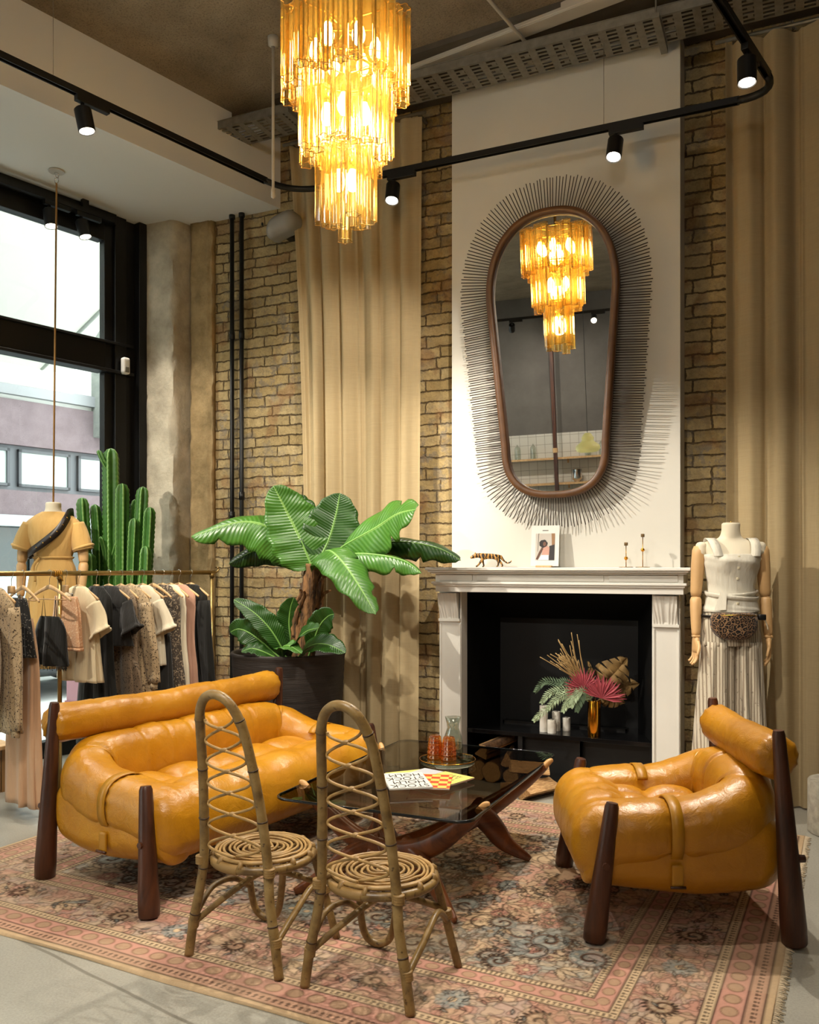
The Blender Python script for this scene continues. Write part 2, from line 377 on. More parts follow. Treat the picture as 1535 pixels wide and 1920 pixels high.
def leaf_mat(name, c1, c2, vein):
    m, nt, b = new_mat(name); t = N(nt, 'ShaderNodeTexCoord'); sp = N(nt, 'ShaderNodeSeparateXYZ'); nt.links.new(t.outputs['UV'], sp.inputs[0])
    n = noise_tex(nt, coords(nt), 7, 3); c = mixc(nt, n.outputs[0], lin(c1), lin(c2))
    vv = math_(nt, 'ABSOLUTE', math_(nt, 'SUBTRACT', sp.outputs['Y'], .5)); q = math_(nt, 'SINE', math_(nt, 'MULTIPLY', math_(nt, 'SUBTRACT', sp.outputs['X'], math_(nt, 'MULTIPLY', vv, .16)), 230.0))
    c = mixc(nt, math_(nt, 'MULTIPLY_ADD', q, .05, .05), c, lin(vein)); rib = ramp(nt, vv, [(.012, 1.), (.03, 0.)]); c = mixc(nt, rib, c, lin(vein))
    nt.links.new(c, b.inputs['Base Color']); b.inputs['Roughness'].default_value = .35; b.inputs['Subsurface Weight'].default_value = 0
    set_bump(nt, b, q, .25, .003)
    out = nt.nodes['Material Output']; tr = N(nt, 'ShaderNodeBsdfTranslucent'); nt.links.new(c, tr.inputs[0]); mx = N(nt, 'ShaderNodeMixShader'); mx.inputs[0].default_value = .22
    nt.links.new(b.outputs[0], mx.inputs[1]); nt.links.new(tr.outputs[0], mx.inputs[2]); nt.links.new(mx.outputs[0], out.inputs[0]); return m
m_leaf = leaf_mat('banana_leaf', '234c10', '467a22', '8aad5a'); m_leafd = leaf_mat('dark_banana_leaf', '15300b', '285214', '638a40')
m_cactus = mat('cactus_green', '2c6b25', .5, var=.35, vscale=12); m_rib = mat('cactus_pale_ridge', '7cae5a', .6)
m_planter = mat('dark_ribbed_clay', '2a221c', .7, var=.3, vscale=3, bump=.6, bscale=8, stretch=(1, 1, 18), bdist=.006)
m_soil = mat('soil', '1d140c', .95, bump=.8, bscale=60)
m_trunk = mat('fibrous_trunk', '8a6137', .9, col2='2f2010', vscale=9, bump=.9, bscale=12, stretch=(4, 4, .5), bdist=.02)
m_terra = mat('terrazzo_plinth', 'a39b8b', .8, var=.2, vscale=30, bump=.6, bscale=50)
m_log = mat('split_log_wood', 'd3ab76', .8, col2='a0764a', vscale=25, stretch=(1, 5, 5), bump=.5, bscale=50); m_bark = mat('log_bark', '7a5a3c', .9, col2='45301f', vscale=30, bump=.9, bscale=50)
# ================================================================ ROOM SHELL
CZ, SZ = 4.68, 4.14                       # ceiling, underside of the lowered soffit
YB, YP = 5.55, 5.33                       # brick wall, face of the white chimney breast
HX0, HX1, HZ = -1.985, -.775, 1.25        # fireplace opening
def floor_mat():
    m, nt, b = new_mat('polished_concrete'); v = coords(nt); n = noise_tex(nt, v, 1.3, 6, .6); c = ramp(nt, n.outputs[0], [(.3, '8d897e'), (.7, 'a8a497')])
    n2 = noise_tex(nt, v, 120, 3, .7); c = mixc(nt, .25, c, ramp(nt, n2.outputs[0], [(.35, '77736a'), (.65, 'bcb8aa')]))
    sp = N(nt, 'ShaderNodeSeparateXYZ'); nt.links.new(v, sp.inputs[0])
    w_ = noise_tex(nt, v, 3, 2); d = math_(nt, 'ADD', math_(nt, 'MULTIPLY', sp.outputs['X'], .2173), math_(nt, 'MULTIPLY', sp.outputs['Y'], .9761))
    d = math_(nt, 'ADD', d, math_(nt, 'MULTIPLY', w_.outputs[0], .02)); d = math_(nt, 'ABSOLUTE', math_(nt, 'SUBTRACT', d, 1.707))
    f = ramp(nt, math_(nt, 'MULTIPLY', d, 20), [(.09, 1.), (.18, 0.)]); c = mixc(nt, math_(nt, 'MULTIPLY', f, .6), c, lin('5d584c'))
    nt.links.new(c, b.inputs['Base Color']); r = math_(nt, 'MULTIPLY_ADD', n.outputs[0], .25, .2); nt.links.new(r, b.inputs['Roughness']); set_bump(nt, b, n2.outputs[0], .08, .002); return m
def wpoly(pts, z0, z1):                   # prism over a plan polygon
    mb = MB(); n = len(pts); mb.rings([[(x, y, z0) for x, y in pts], [(x, y, z1) for x, y in pts]]); return mb
P2 = lambda t, k: wp(t, k)[:2]
RW = -5.5                                  # rear wall, t
corner = [P2(RW, -6.2), P2(RW, 3.2), (2.6, YB+.45), (-6.6, YB+.45)]
struct('floor', wpoly([P2(RW-.2, -6.03), P2(RW-.2, 3.4), (3.0, 6.1), (-4.9, 6.1)], -.2, 0), floor_mat(), smooth=False, fix=True)
struct('ceiling', wpoly([P2(RW-.2, -6.3), P2(RW-.2, 3.4), (3.0, 5.9), (-5.4, 5.9)], CZ, CZ+.2), m_ceil, smooth=False, fix=True)
mb = MB(); mb.bb(-5.2, HX0, YB, YB+.3, 0, CZ); mb.bb(HX1, 2.6, YB, YB+.3, 0, CZ); mb.bb(HX0, HX1, YB, YB+.3, HZ, CZ)
struct('wall_back', mb, m_brick, smooth=False)
# white chimney breast around the opening
mb = MB(); mb.bb(-2.079, HX0, YP, YB, 0, CZ); mb.bb(HX1, -.613, YP, YB, 0, CZ); mb.bb(HX0, HX1, YP, YB, HZ, CZ)
struct('wall_chimney', mb, m_white, smooth=False)
mb = wpoly([P2(RW, -6.2), P2(RW, 3.2), P2(RW-.2, 3.2), P2(RW-.2, -6.2)], 2.29, CZ)
struct('wall_rear', mb, m_dark, smooth=False, fix=True)
def tile_mat():
    m, nt, b = new_mat('white_wall_tiles'); t = N(nt, 'ShaderNodeTexCoord'); mp = N(nt, 'ShaderNodeMapping'); mp.inputs['Rotation'].default_value = (0, 0, radians(14.13)); nt.links.new(t.outputs['Object'], mp.inputs[0])
    sp = N(nt, 'ShaderNodeSeparateXYZ'); nt.links.new(mp.outputs[0], sp.inputs[0]); cb = N(nt, 'ShaderNodeCombineXYZ'); nt.links.new(sp.outputs['X'], cb.inputs[0]); nt.links.new(sp.outputs['Z'], cb.inputs[1])
    br = N(nt, 'ShaderNodeTexBrick'); br.offset = 0
    for k, v in (('Scale', 1), ('Mortar Size', .004), ('Brick Width', .15), ('Row Height', .15)): br.inputs[k].default_value = v
    br.inputs['Color1'].default_value = lin('c9c6bc'); br.inputs['Color2'].default_value = lin('c2bfb4'); br.inputs['Mortar'].default_value = lin('8f8b81')
    nt.links.new(cb.outputs[0], br.inputs['Vector']); nt.links.new(br.outputs[0], b.inputs['Base Color']); b.inputs['Roughness'].default_value = .3; return m
struct('wall_rear_tiles', wpoly([P2(RW+.01, -6.0), P2(RW+.01, 3.1), P2(RW-.2, 3.1), P2(RW-.2, -6.0)], 0, 2.29), tile_mat(), smooth=False, fix=True)
struct('wall_right', wpoly([P2(RW, 3.2), (2.6, YB+.3), (2.8, YB+.3), P2(RW, 3.4)], 0, CZ), m_dark, smooth=False, fix=True)
# concrete column in the window corner, rough edge
KW = -5.95
def column():
    pts = [(-4.777-.5, 5.372), (-4.449, 5.372), (-4.40, 5.57), (-4.95, 5.60), (-5.4, 5.6)]
    # perimeter front face + side face as a dense sheet, lumpy
    mb = MB(); nz = 150
    front = [(-4.85+.401*i/22, 5.372) for i in range(22)]; side = [(-4.449+.049*i/10, 5.372+.185*i/10) for i in range(11)]
    per = front+side+[(-4.40, 5.62), (-5.0, 5.62), (-5.0, 5.372)]
    rs = []
    for j in range(nz+1):
        z = SZ*j/nz; r = []
        for i, (x, y) in enumerate(per):
            if i < 33:
                e = exp(-((i-22)/1.3)**2)
                n1 = noise.fractal(Vector((x*6, y*6, z*6)), .8, 2, 3); n2 = noise.noise(Vector((3.3, 1.7, z*9)))
                y2 = y+(.006*n1 if i < 22 else 0)+e*(.012+.012*n2); x2 = x-(e*(.012+.016*n2))-(.005*n1 if i >= 22 else 0)
                for zz in (1.62, 1.95, 2.28, 2.75): 
                    q = exp(-((z-zz-.03*noise.noise(Vector((x*3, zz, 0))))/.012)**2)
                    if i < 22: y2 += .012*q
                r.append((x2, y2, z))
            else: r.append((x, y, z))
        rs.append(r)
    return mb.rings(rs)
struct('wall_column', column(), m_pillar, fix=True, angle=40)
def pier():
    mb = MB(); rs = []; per = [(-4.385+.2*i/14, 5.505) for i in range(15)]+[(-4.18, 5.505), (-4.172, 5.56), (-4.385, 5.56)]
    for j in range(121):
        z = SZ*j/120; r = []
        for i, (x, y) in enumerate(per):
            n1 = noise.fractal(Vector((x*9, z*9, 0)), .8, 2, 3); n2 = noise.noise(Vector((9.3, 1.7, z*12)))
            if i < 15: y += .010*n1
            if i in (13, 14, 15): x += .02*n2; y += .008
            r.append((x, y, z))
        rs.append(r)
    return mb.rings(rs)
struct('wall_pier', pier(), m_rough, fix=True)
# lowered white soffit along the windows, notched for the cable tray
SK = -4.825
mb = wpoly([P2(RW, -6.3), P2(RW, SK), P2(4.042, SK), P2(4.042, -6.3)], SZ, CZ)
m2 = wpoly([P2(4.042, -6.3), P2(4.042, SK), P2(4.23, SK), P2(4.23, -6.3)], SZ, 4.51); mb.add(m2.v, m2.f)
m2 = wpoly([P2(4.23, -6.3), P2(4.23, SK), (P2(4.6, SK)[0]-.0, YB+.05), (-5.4, YB+.05)], SZ, CZ); mb.add(m2.v, m2.f)
struct('trim_1', mb, m_soffit, smooth=False, fix=True)
# smoother concrete ring beam over the fireplace wall
struct('trim_2', wpoly([(-3.3, 5.02), (2.6, 4.6), (2.6, YB+.05), (-3.4, YB+.05)], CZ-.035, CZ), plaster('beam_concrete', '4b443c', '5e564c', bump=.3), smooth=False, fix=True)
# ---------------------------------------------------------------- window_1: black steel frame and glass
wroot = thing('window_1', None, None); wroot['kind'] = 'structure'
def wbox(mb, t0, t1, k0, k1, z0, z1): 
    q = wpoly([P2(t0, k0), P2(t1, k0), P2(t1, k1), P2(t0, k1)], z0, z1); mb.add(q.v, q.f); return mb
mb = MB()
wbox(mb, 3.725, 3.80, -6.02, KW+.0, 0, SZ); wbox(mb, 3.80, 3.90, -6.05, KW+.03, 0, SZ); wbox(mb, 3.90, 4.10, -6.05, KW-.0, 0, SZ); wbox(mb, 3.99, 4.06, -6.05, KW+.07, 0, SZ)
wbox(mb, RW, 3.725, -6.04, KW+.0, 3.93, SZ); wbox(mb, RW, 3.8, -6.04, KW+.05, 4.06, SZ)
wbox(mb, RW, 3.725, -6.04, KW+.02, 2.91, 3.14); wbox(mb, RW, 3.95, -6.0, KW+.06, 2.905, 2.93); wbox(mb, RW, 3.95, -6.0, KW+.05, 3.13, 3.15)
wbox(mb, RW, 3.725, -6.04, KW, 0, .12)
for t in (.9, -1.9, -4.7): wbox(mb, t-.06, t+.06, -6.04, KW+.02, .12, 3.93)
mb.build('window_frame', m_black, wroot, smooth=False, fix=True, bevel=.004)
for (a, b_) in ((.96, 3.725), (-1.84, .84), (-4.64, -1.96), (RW, -4.76)):
    for z0, z1 in ((.12, 2.91), (3.14, 3.93)):
        g = MB(); wbox(g, a, b_, -5.995, -5.989, z0, z1); g.build('window_pane', m_winglass, wroot, smooth=False, fix=True)
# ================================================================ OVERHEAD SERVICES
def cable_tray():
    r = thing('cable_tray', 'perforated galvanised cable tray running above the chimney breast', 'cable tray', (-3.25, 5.11, 4.51))
    # tray bottom: strips with slots between them
    L0, L1 = -.62, 5.9; mb = MB()
    for k in range(8):
        y = -.13+.26*k/7; mb.bb(L0, L1, y-.008, y+.008, 0, .003)
    x = L0; i = 0
    while x < L1:
        mb.bb(x, x+.045, -.135, .135, -.0005, .0025)
        x += .105
        i += 1
    for k in range(1, 7, 2):
        y = -.13+.26*k/7; x = L0+.05
        while x < L1: mb.bb(x+.02, x+.05, y+.008, y+.030, 0, .0025); x += .21
    mb.build('tray_base', m_galv, r, smooth=False)
    for sg in (-1, 1):
        m_ = MB(); m_.bb(L0, L1, sg*.135-.0015, sg*.135+.0015, 0, .055); m_.bb(L0, L1, sg*.135-.008, sg*.135+.003, .052, .055); m_.build('tray_side', m_galv, r, smooth=False)
    for xh in (.12, 2.55, 4.4):
        h = MB(); h.bb(xh-.02, xh+.02, -.18, .19, -.03, -.002); h.bb(xh-.012, xh+.012, -.178, .188, -.0305, -.012); h.cyl((xh, -.165, -.01), (xh, -.165, .16), .005); h.cyl((xh, .172, -.01), (xh, .172, .16), .005)
        h.build('tray_hanger', m_galv, r, smooth=False)
cable_tray()
r = thing('cable_trunking', 'long pale cable trunking crossing the concrete ceiling', 'trunking', (-1.65, 5.0, CZ-.06))
ang = atan2(4.92-5.12, -1.05+2.30); ux, uy = cos(ang), sin(ang)
mb = MB(); M_ = Matrix.Rotation(ang, 3, 'Z'); mb.box((.35, -.06, .03), (2.1, .11, .055), M=M_); mb.build('trunking_body', m_conduit, r, smooth=False, bevel=.006)
mb = MB(); mb.box((.35, -.06, .0), (2.1, .10, .008), M=M_); mb.build('cover', m_conduit, r, smooth=False, bevel=.003)
tag(MB().tube(crom([(-1.62, 4.20, 4.595), (-1.545, 4.652, 4.595), (-1.47, 5.10, 4.595), (-1.45, 5.17, 4.585), (-1.447, 5.18, 4.56)], 6), .011, 8).build('conduit_pipe', m_conduit), 'thin pale conduit pipe bent down at its end, left of the chimney breast top', 'pipe')
r = thing('ceiling_rod', 'thin white rod hanging from the ceiling beside the chandelier', 'rod', (-2.933, 4.477, 0))
MB().cyl((0, 0, 3.72), (0, 0, CZ), .009, n=8).build('rod', m_conduit, r); MB().lathe([(0, CZ), (.035, CZ), (.03, CZ-.05), (.012, CZ-.06)], 16).build('ceiling_cup', m_conduit, r); MB().lathe([(.0, 3.68), (.014, 3.69), (.014, 3.735), (.009, 3.75)], 12).build('sensor_tip', m_conduit, r)
# black lighting track: one ring with rounded corners
def track_ring():
    r = thing('lighting_track', 'long black lighting track suspended in a ring above the lounge', 'lighting track', (0, 0, 0))
    A = wp(-3.0, -4.32); B = (wp(4.05, -4.32)[0]-.0, 0)
    # corner positions
    def corner_(k): # intersection of track k with Y=5.09
        t = (5.09+WDX*k)/WDY; return t
    tl, tr = corner_(-4.32), corner_(-1.31)
    path = []
    def run(p, q, n=2): return [tuple(p[i]+(q[i]-p[i])*j/n for i in range(3)) for j in range(n+1)]
    cl, cr = wp(tl, -4.32), wp(tr, -1.31)
    def seg(name, p, q):
        d = Vector(q)-Vector(p); L = d.length; M_ = Matrix.Rotation(atan2(d.y, d.x), 3, 'Z'); c = (Vector(p)+Vector(q))/2; m_ = MB()
        for sg in (-1, 1): m_.box(c+M_ @ Vector((0, sg*.0145, TRACKZ)), (L, .007, .036), M=M_)
        m_.box(c+Vector((0, 0, TRACKZ+.014)), (L, .03, .008), M=M_); m_.build(name, m_black, r, smooth=False)
    seg('track_rail', wp(-2.75, -4.32), wp(tl-.25, -4.32)); seg('track_rail', (cl[0]+.25, 5.09, 0), (cr[0]-.2, 5.09, 0)); seg('track_rail', wp(tr-.2, -1.31), wp(-2.75, -1.31)); seg('track_rail', wp(-3.0, -4.07), wp(-3.0, -1.56))
    def bend(a, c, b_):
        pts = [];
        for i in range(9):
            t = i/8; pts.append(tuple((1-t)**2*a[j]+2*t*(1-t)*c[j]+t*t*b_[j] for j in range(2))+(TRACKZ,))
        m_ = MB(); m_.tube(pts, .021, 10); m_.build('flexible_joint', m_black, r)
    bend(wp(tl-.26, -4.32), cl, (cl[0]+.26, 5.09)); bend((cr[0]-.21, 5.09), cr, wp(tr-.21, -1.31)); bend(wp(-2.76, -4.32), wp(-3, -4.32), wp(-3, -4.06)); bend(wp(-2.76, -1.31), wp(-3, -1.31), wp(-3, -1.57))
    for p in ((-1.02, 5.09), wp(2.40, -4.32)[:2], wp(.2, -4.32)[:2], wp(3.0, -1.31)[:2]): MB().cyl((p[0], p[1], TRACKZ), (p[0], p[1], 4.505 if p[1] == 5.09 else CZ), .0018, n=5).build('suspension_wire', m_galv, r)
track_ring()
tw = thing('window_track', 'black lighting track fixed under the soffit at the window head', 'lighting track', wp(0, -5.85, 4.06))
mb = MB(); M_ = Matrix.Rotation(radians(90-14.13), 3, 'Z')
mb.box(M_ @ Vector((1.2, 0, 0)), (5.1, .036, .036), M=M_); mb.build('track_rail', m_black, tw, smooth=False)
for t in (.2, 2.0, 3.5): MB().box(M_ @ Vector((t, 0, .045)), (.05, .03, .07), M=M_).build('bracket', m_black, tw, smooth=False)
def spotlight(p, z, target, run, label, group=None, watts=100, cone=70):
    a = {'w': radians(75.87), 'b': 0, 'r': radians(-14.13)}[run]
    r = thing('spotlight', label, 'spotlight', (p[0], p[1], z), 0, group); Mz = Matrix.Rotation(a, 3, 'Z')
    MB().box(Mz @ Vector((.06, 0, -.032)), (.20, .036, .034), M=Mz).build('adapter', m_black, r, smooth=False, bevel=.003)
    hinge = Vector((0, 0, -.075)); MB().cyl((0, 0, -.045), (0, 0, -.085), .011).build('stem', m_black, r)
    d = (Vector(target)-Vector((p[0], p[1], z-.1)))
    tilt = d.normalized()
    d2 = Vector((tilt.x*.8, tilt.y*.8, min(tilt.z, -.45))).normalized(); q = d2.to_track_quat('Z', 'Y').to_matrix(); c0 = hinge+Vector((0, 0, -.005))-d2*.0
    prof = [(0, 0), (.04, 0), (.046, .006), (.046, .128), (.043, .130), (.040, .122), (.0, .122)]
    m_ = MB().lathe(prof, 24); m_.v = [tuple(c0+q @ Vector(v)) for v in m_.v]; m_.build('housing', m_black, r, angle=40)
    m_ = MB().lathe([(0, .1225), (.038, .1225), (.038, .126), (0, .126)], 24); m_.v = [tuple(c0+q @ Vector(v)) for v in m_.v]; m_.build('lens', m_lens, r, angle=40)
    lp = Vector((p[0], p[1], z))+c0+d2*.145; spot(lp, target, watts, cone)
LBL = ['black spotlight on the window-side track in front of the grey soffit', 'black spotlight on the back track in front of the left curtain', 'black spotlight on the back track in front of the chimney breast above the mirror', 'tilted black spotlight at the top right in front of the right curtain']
for i, (p, tg, wt, cn, rn) in enumerate(SPOTS):
    if i < 4: lb, g = LBL[i], None
    elif rn == 'r': lb, g = 'black spotlight on the rear track seen in the mirror, the '+('left one', 'middle one', 'right one')[i-13], 'spotlights on the rear track'
    elif i < 8: lb, g = 'black spotlight on the window-side track nearer than the frame edge', 'spotlights on the near part of the window-side track'
    else: lb, g = 'unseen black fill spotlight added on the right-hand track nearer than the frame edge', 'unseen fill spotlights added on the near part of the right-hand track'  # out-of-view spots added on this run for extra fill light
    spotlight(p, TRACKZ, tg, rn, lb, g, wt, cn)
spotlight(wp(3.22, -5.85), 4.055, wp(3.3, -5.0, .5), 'w', 'black spotlight at the window head just left of the hanging rope', None, 60, 70)
spotlight(wp(3.47, -5.85), 4.055, wp(4.0, -4.9, .9), 'w', 'black spotlight at the window head just right of the hanging rope', None, 70, 70)
# ---------------------------------------------------------------- things on the walls
for x, lb, z0 in ((-3.981, 'left one of two black pipes running down the brick wall', .02), (-3.891, 'right one of two black pipes running down the brick wall', .02)):
    r = thing('wall_pipe', lb, 'pipe', (x, 5.50, 0), 0); MB().cyl((0, 0, z0), (0, 0, SZ-.02), .017, n=14).build('pipe', m_black, r)
    for z in (1.8 if x < -3.9 else 1.95, 3.2, .9): MB().cyl((0, 0, z-.03), (0, 0, z+.03), .022, n=14).build('coupling', m_black, r)
    MB().cyl((0, 0, SZ-.03), (0, 0, SZ-.001), .024, n=14).build('cap', m_black, r)
r = thing('wall_speaker', 'grey rounded wall speaker mounted on the brick beside the left curtain', 'speaker', (-3.45, 5.37, 3.90))
m_spk = mat('speaker_grey', '8d8a84', .6)
def spk(p):
    return (p[0]*(1-.25*(p[2] > 0)*0), p[1]+.12*p[2]*0, p[2]+.28*p[0]-.9*p[0]*p[0])
MB().softbox((.03, 0, .02), (.125, .10, .075), .07, (24, 14, 14), spk).build('cabinet', m_spk, r, fix=True); MB().bb(-.03, .03, .1, .18, -.03, .03).build('bracket', m_black, r, smooth=False)
MB().softbox((-.09, -.11, .01), (.008, .008, .012), .006, (4, 4, 4)).build('badge', m_black, r, fix=True)
r = thing('motion_sensor', 'small white motion sensor on the black window post', 'sensor', wp(3.86, -5.885, 2.97), radians(75.87))
MB().softbox((0, -.01, 0), (.03, .025, .065), .015, (8, 8, 10)).build('casing', mat('white_plastic', 'e4e2dc', .4), r, fix=True); MB().softbox((0, -.034, -.03), (.018, .006, .022), .005, (6, 4, 6)).build('lens_window', m_galv, r, fix=True)
# ---------------------------------------------------------------- curtains
def curtain(name, label, xb, xt, z0, z1, y, amp, waves, seed):
    rr = random.Random(seed); ph = [rr.random()*6.28 for _ in range(8)]
    nu = int((xb[1]-xb[0])*230); nv = 46
    def fn(u, v):
        z = z0+(z1-z0)*v; x0 = xb[0]+(xt[0]-xb[0])*v**3; x1 = xb[1]+(xt[1]-xb[1])*v; x = x0+(x1-x0)*u
        s = u*waves*2*pi; d = .16*sin(v*3+ph[0])
        f = sin(s+1.1*sin(s*.31+ph[1])+d*2)+.30*sin(1.7*s+ph[2]+.6*sin(v*2.2+ph[3]))+.07*sin(3.9*s+ph[4])
        k = .75+.25*sin(s*.13+ph[5]); x += .3*amp*cos(s+ph[6])*(.6+.4*v)
        flare = 1+.35*(1-v)**3
        return (x, y+amp*f*k*flare*.6, z)
    o = MB().grid(fn, nu, nv).build(name, m_curtain); return tag(o, label, 'curtain')
curtain('curtain', 'floor-length beige sheer curtain hanging left of the fireplace', (-3.27, -2.36), (-3.40, -2.33), .012, 4.50, 5.385, .060, 6.2, 3)
curtain('curtain', 'floor-length beige sheer curtain hanging right of the fireplace behind the mannequin', (-.37, 1.6), (-.38, 1.6), .012, 4.50, 5.385, .062, 10.5, 5)
# curtain rails
for x0, x1, lb in ((-3.45, -2.3, 'thin dark curtain rail above the left curtain'), (-.42, 1.65, 'thin dark curtain rail above the right curtain')):
    r = thing('curtain_rail', lb, 'curtain rail', (x0, 5.40, 4.53)); MB().cyl((0, 0, 0), (x1-x0, 0, 0), .012).build('rail', m_galv, r)
    for f_ in (.05, .95): MB().bb((x1-x0)*f_-.01, (x1-x0)*f_+.01, -.005, .152, -.005, .01).build('bracket', m_galv, r, smooth=False)
# ================================================================ RUG (woven pattern held as colours of a fine grid)
def make_rug():
    W, Hh = 3.58, 2.64; cell = .0046; nx, ny = int(W/cell), int(Hh/cell)
    X, Y = np.meshgrid((np.arange(nx)+.5)*cell, (np.arange(ny)+.5)*cell)
    rng = np.random.RandomState(4)
    L3 = lambda h: np.array(lin(h)[:3])
    def nz(sc, seed):
        r_ = np.random.RandomState(seed); gx, gy = int(W/sc)+3, int(Hh/sc)+3; g = r_.rand(gy, gx); fx, fy = X/sc, Y/sc; ix, iy = fx.astype(int), fy.astype(int); tx, ty = fx-ix, fy-iy
        tx = tx*tx*(3-2*tx); ty = ty*ty*(3-2*ty)
        return (g[iy, ix]*(1-tx)+g[iy, ix+1]*tx)*(1-ty)+(g[iy+1, ix]*(1-tx)+g[iy+1, ix+1]*tx)*ty
    PINK, ROSE, CREAM, TAN, BLUE, DK, BRN = [L3(h) for h in ('b98977', 'aa7565', 'bfa584', 'a08869', '868c86', '2a1d16', '5c3f2d')]
    img = np.zeros((ny, nx, 3)); img[:] = CREAM
    d = np.minimum(np.minimum(X, W-X), np.minimum(Y, Hh-Y))       # distance to the edge
    def blend(mask, col, a=1.0):
        m = (mask*a)[..., None] if mask.dtype != bool else (mask.astype(float)*a)[..., None]
        img[:] = img*(1-m)+col*m
    ss = lambda x, a, b: np.clip((x-a)/(b-a), 0, 1)
    # field: pink ground, scalloped corner pieces in cream and blue, central medallion
    cx, cy = W/2, Hh/2; BD = .56
    u, v = np.abs(X-cx), np.abs(Y-cy)
    fx, fy = W/2-BD, Hh/2-BD
    n1, n2, n3 = nz(.18, 1), nz(.06, 2), nz(.5, 3)
    rm = np.hypot(u/1.0, v/.62); th = np.arctan2(v, u)
    sc = 1+.07*np.abs(np.sin(6*th))
    blend(d > BD, PINK)
    cr = np.hypot((fx-u)/.85, (fy-v)/.52); blend((d > BD) & (cr < 1+.08*np.sin(14*th)+.15*(n1-.5)), CREAM, .85)
    blend((d > BD) & (cr < .50+.05*np.sin(17*th)+.2*(n1-.5)), BLUE, .6)
    blend((rm < sc), CREAM, .75); blend(rm < .78*sc, PINK, .85); blend(rm < .42*sc, BLUE, .5); blend(rm < .3*sc, CREAM, .8)
    ln = lambda q, q0, w_: np.exp(-((q-q0)/w_)**2)
    for q in (1.0, .955, .78, .42, .3): blend(ln(rm/sc, q, .007), DK, .75)
    blend(ln(cr/(1+.08*np.sin(14*th)+.15*(n1-.5)), 1, .010)*(d > BD), DK, .7); blend(ln(cr/(.5+.05*np.sin(17*th)+.2*(n1-.5)), 1, .016)*(d > BD), DK, .6)
    blend(n2 > .66, TAN, .25)
    # borders
    def band(a, b, c): blend((d >= a) & (d < b), c)
    band(0, .03, L3('b59a78')); band(.03, .085, L3('b08a72')); band(.085, .17, PINK); band(.17, .21, CREAM); band(.21, .43, L3('bb9580')); band(.43, .465, CREAM); band(.465, .53, PINK); band(.53, .56, CREAM)
    s = np.where((np.minimum(X, W-X) < np.minimum(Y, Hh-Y)), Y, X)     # along the edge
    for a in (.03, .085, .17, .21, .43, .465, .53, .56): blend(ln(d, a, .0042), DK, .85)
    for a, per in ((.19, .022), (.4475, .020), (.057, .026), (.545, .018)):
        blend((np.abs(d-a) < .010) & ((np.sin(s*2*pi/per)+.6*np.sin((d-a)*400)) > .1), DK, .7)
    for a, per, w_ in ((.1275, .085, .026), (.4975, .07, .02)):       # ovals along the guard stripes
        q = ((s % per)-per/2)/(per*.36); e_ = np.hypot(q, (d-a)/w_); blend(e_ < 1, TAN, .7); blend(ln(e_, 1, .13), BRN, .6)
    # fine outlined scrollwork filling field and main border
    for sc_, sd, col_, c2_, a_ in ((.085, 31, ROSE, CREAM, .40), (.055, 32, BLUE, TAN, .32), (.036, 33, CREAM, ROSE, .35)):
        q1 = nz(sc_, sd)*.72+nz(sc_*.45, sd+50)*.28; z_ = ((d > BD)*(1-.92*ss(nz(.42, 77), .52, .60)) + ((d > .212) & (d < .428)))
        blend((q1 > .60)*z_, col_, a_); blend((q1 < .36)*z_, c2_, a_)
        g_ = np.hypot(*np.gradient(q1))+1e-4
        for lv in (.36, .60): blend(np.exp(-((q1-lv)/(g_*.75))**2)*z_, DK, .62 if sc_ > .04 else .45)
    # line motifs drawn on the grid
    def stroke(pts, col, w_=.0032, a=.8):
        for (x, y) in pts:
            i0, i1 = int((x-w_*2)/cell), int((x+w_*2)/cell)+2; j0, j1 = int((y-w_*2)/cell), int((y+w_*2)/cell)+2
            if i0 < 0 or j0 < 0 or i1 >= nx or j1 >= ny: continue
            m = np.exp(-(((X[j0:j1, i0:i1]-x)**2+(Y[j0:j1, i0:i1]-y)**2)/(w_*w_)))*a*.7; m = m[..., None]
            img[j0:j1, i0:i1] = img[j0:j1, i0:i1]*(1-m)+col*m
    def fill(x, y, r, col, a=.6, ax=1, ang=0):
        i0, i1 = max(0, int((x-r)/cell)), min(nx, int((x+r)/cell)+2); j0, j1 = max(0, int((y-r)/cell)), min(ny, int((y+r)/cell)+2)
        dx, dy = X[j0:j1, i0:i1]-x, Y[j0:j1, i0:i1]-y; ca, sa = cos(ang), sin(ang); p, q = dx*ca+dy*sa, -dx*sa+dy*ca
        m = ((np.hypot(p/r, q/(r*ax)) < 1)*a)[..., None]; img[j0:j1, i0:i1] = img[j0:j1, i0:i1]*(1-m)+col*m
    def samp(f, n, t0=0, t1=1): return [f(t0+(t1-t0)*i/n) for i in range(n+1)]
    def spiral(x, y, r, a0, sg, turns=1.4):
        return [(x+r*(1-.82*t)*cos(a0+sg*t*turns*2*pi), y+r*(1-.82*t)*sin(a0+sg*t*turns*2*pi)) for t in [i/int(r/.0035*5+20) for i in range(int(r/.0035*5+20))]]
    def flower(x, y, r, k, c=ROSE):
        for i in range(k): fill(x+.6*r*cos(i*2*pi/k), y+.6*r*sin(i*2*pi/k), r*.38, c, .6)
        n = int(r*2*pi/.003)+12; stroke([(x+r*(.78+.22*cos(k*t))*cos(t), y+r*(.78+.22*cos(k*t))*sin(t)) for t in [i*2*pi/n for i in range(n)]], DK, .003)
        fill(x, y, r*.25, CREAM, .9); stroke([(x+r*.27*cos(t), y+r*.27*sin(t)) for t in [i*.5 for i in range(13)]], DK, .003)
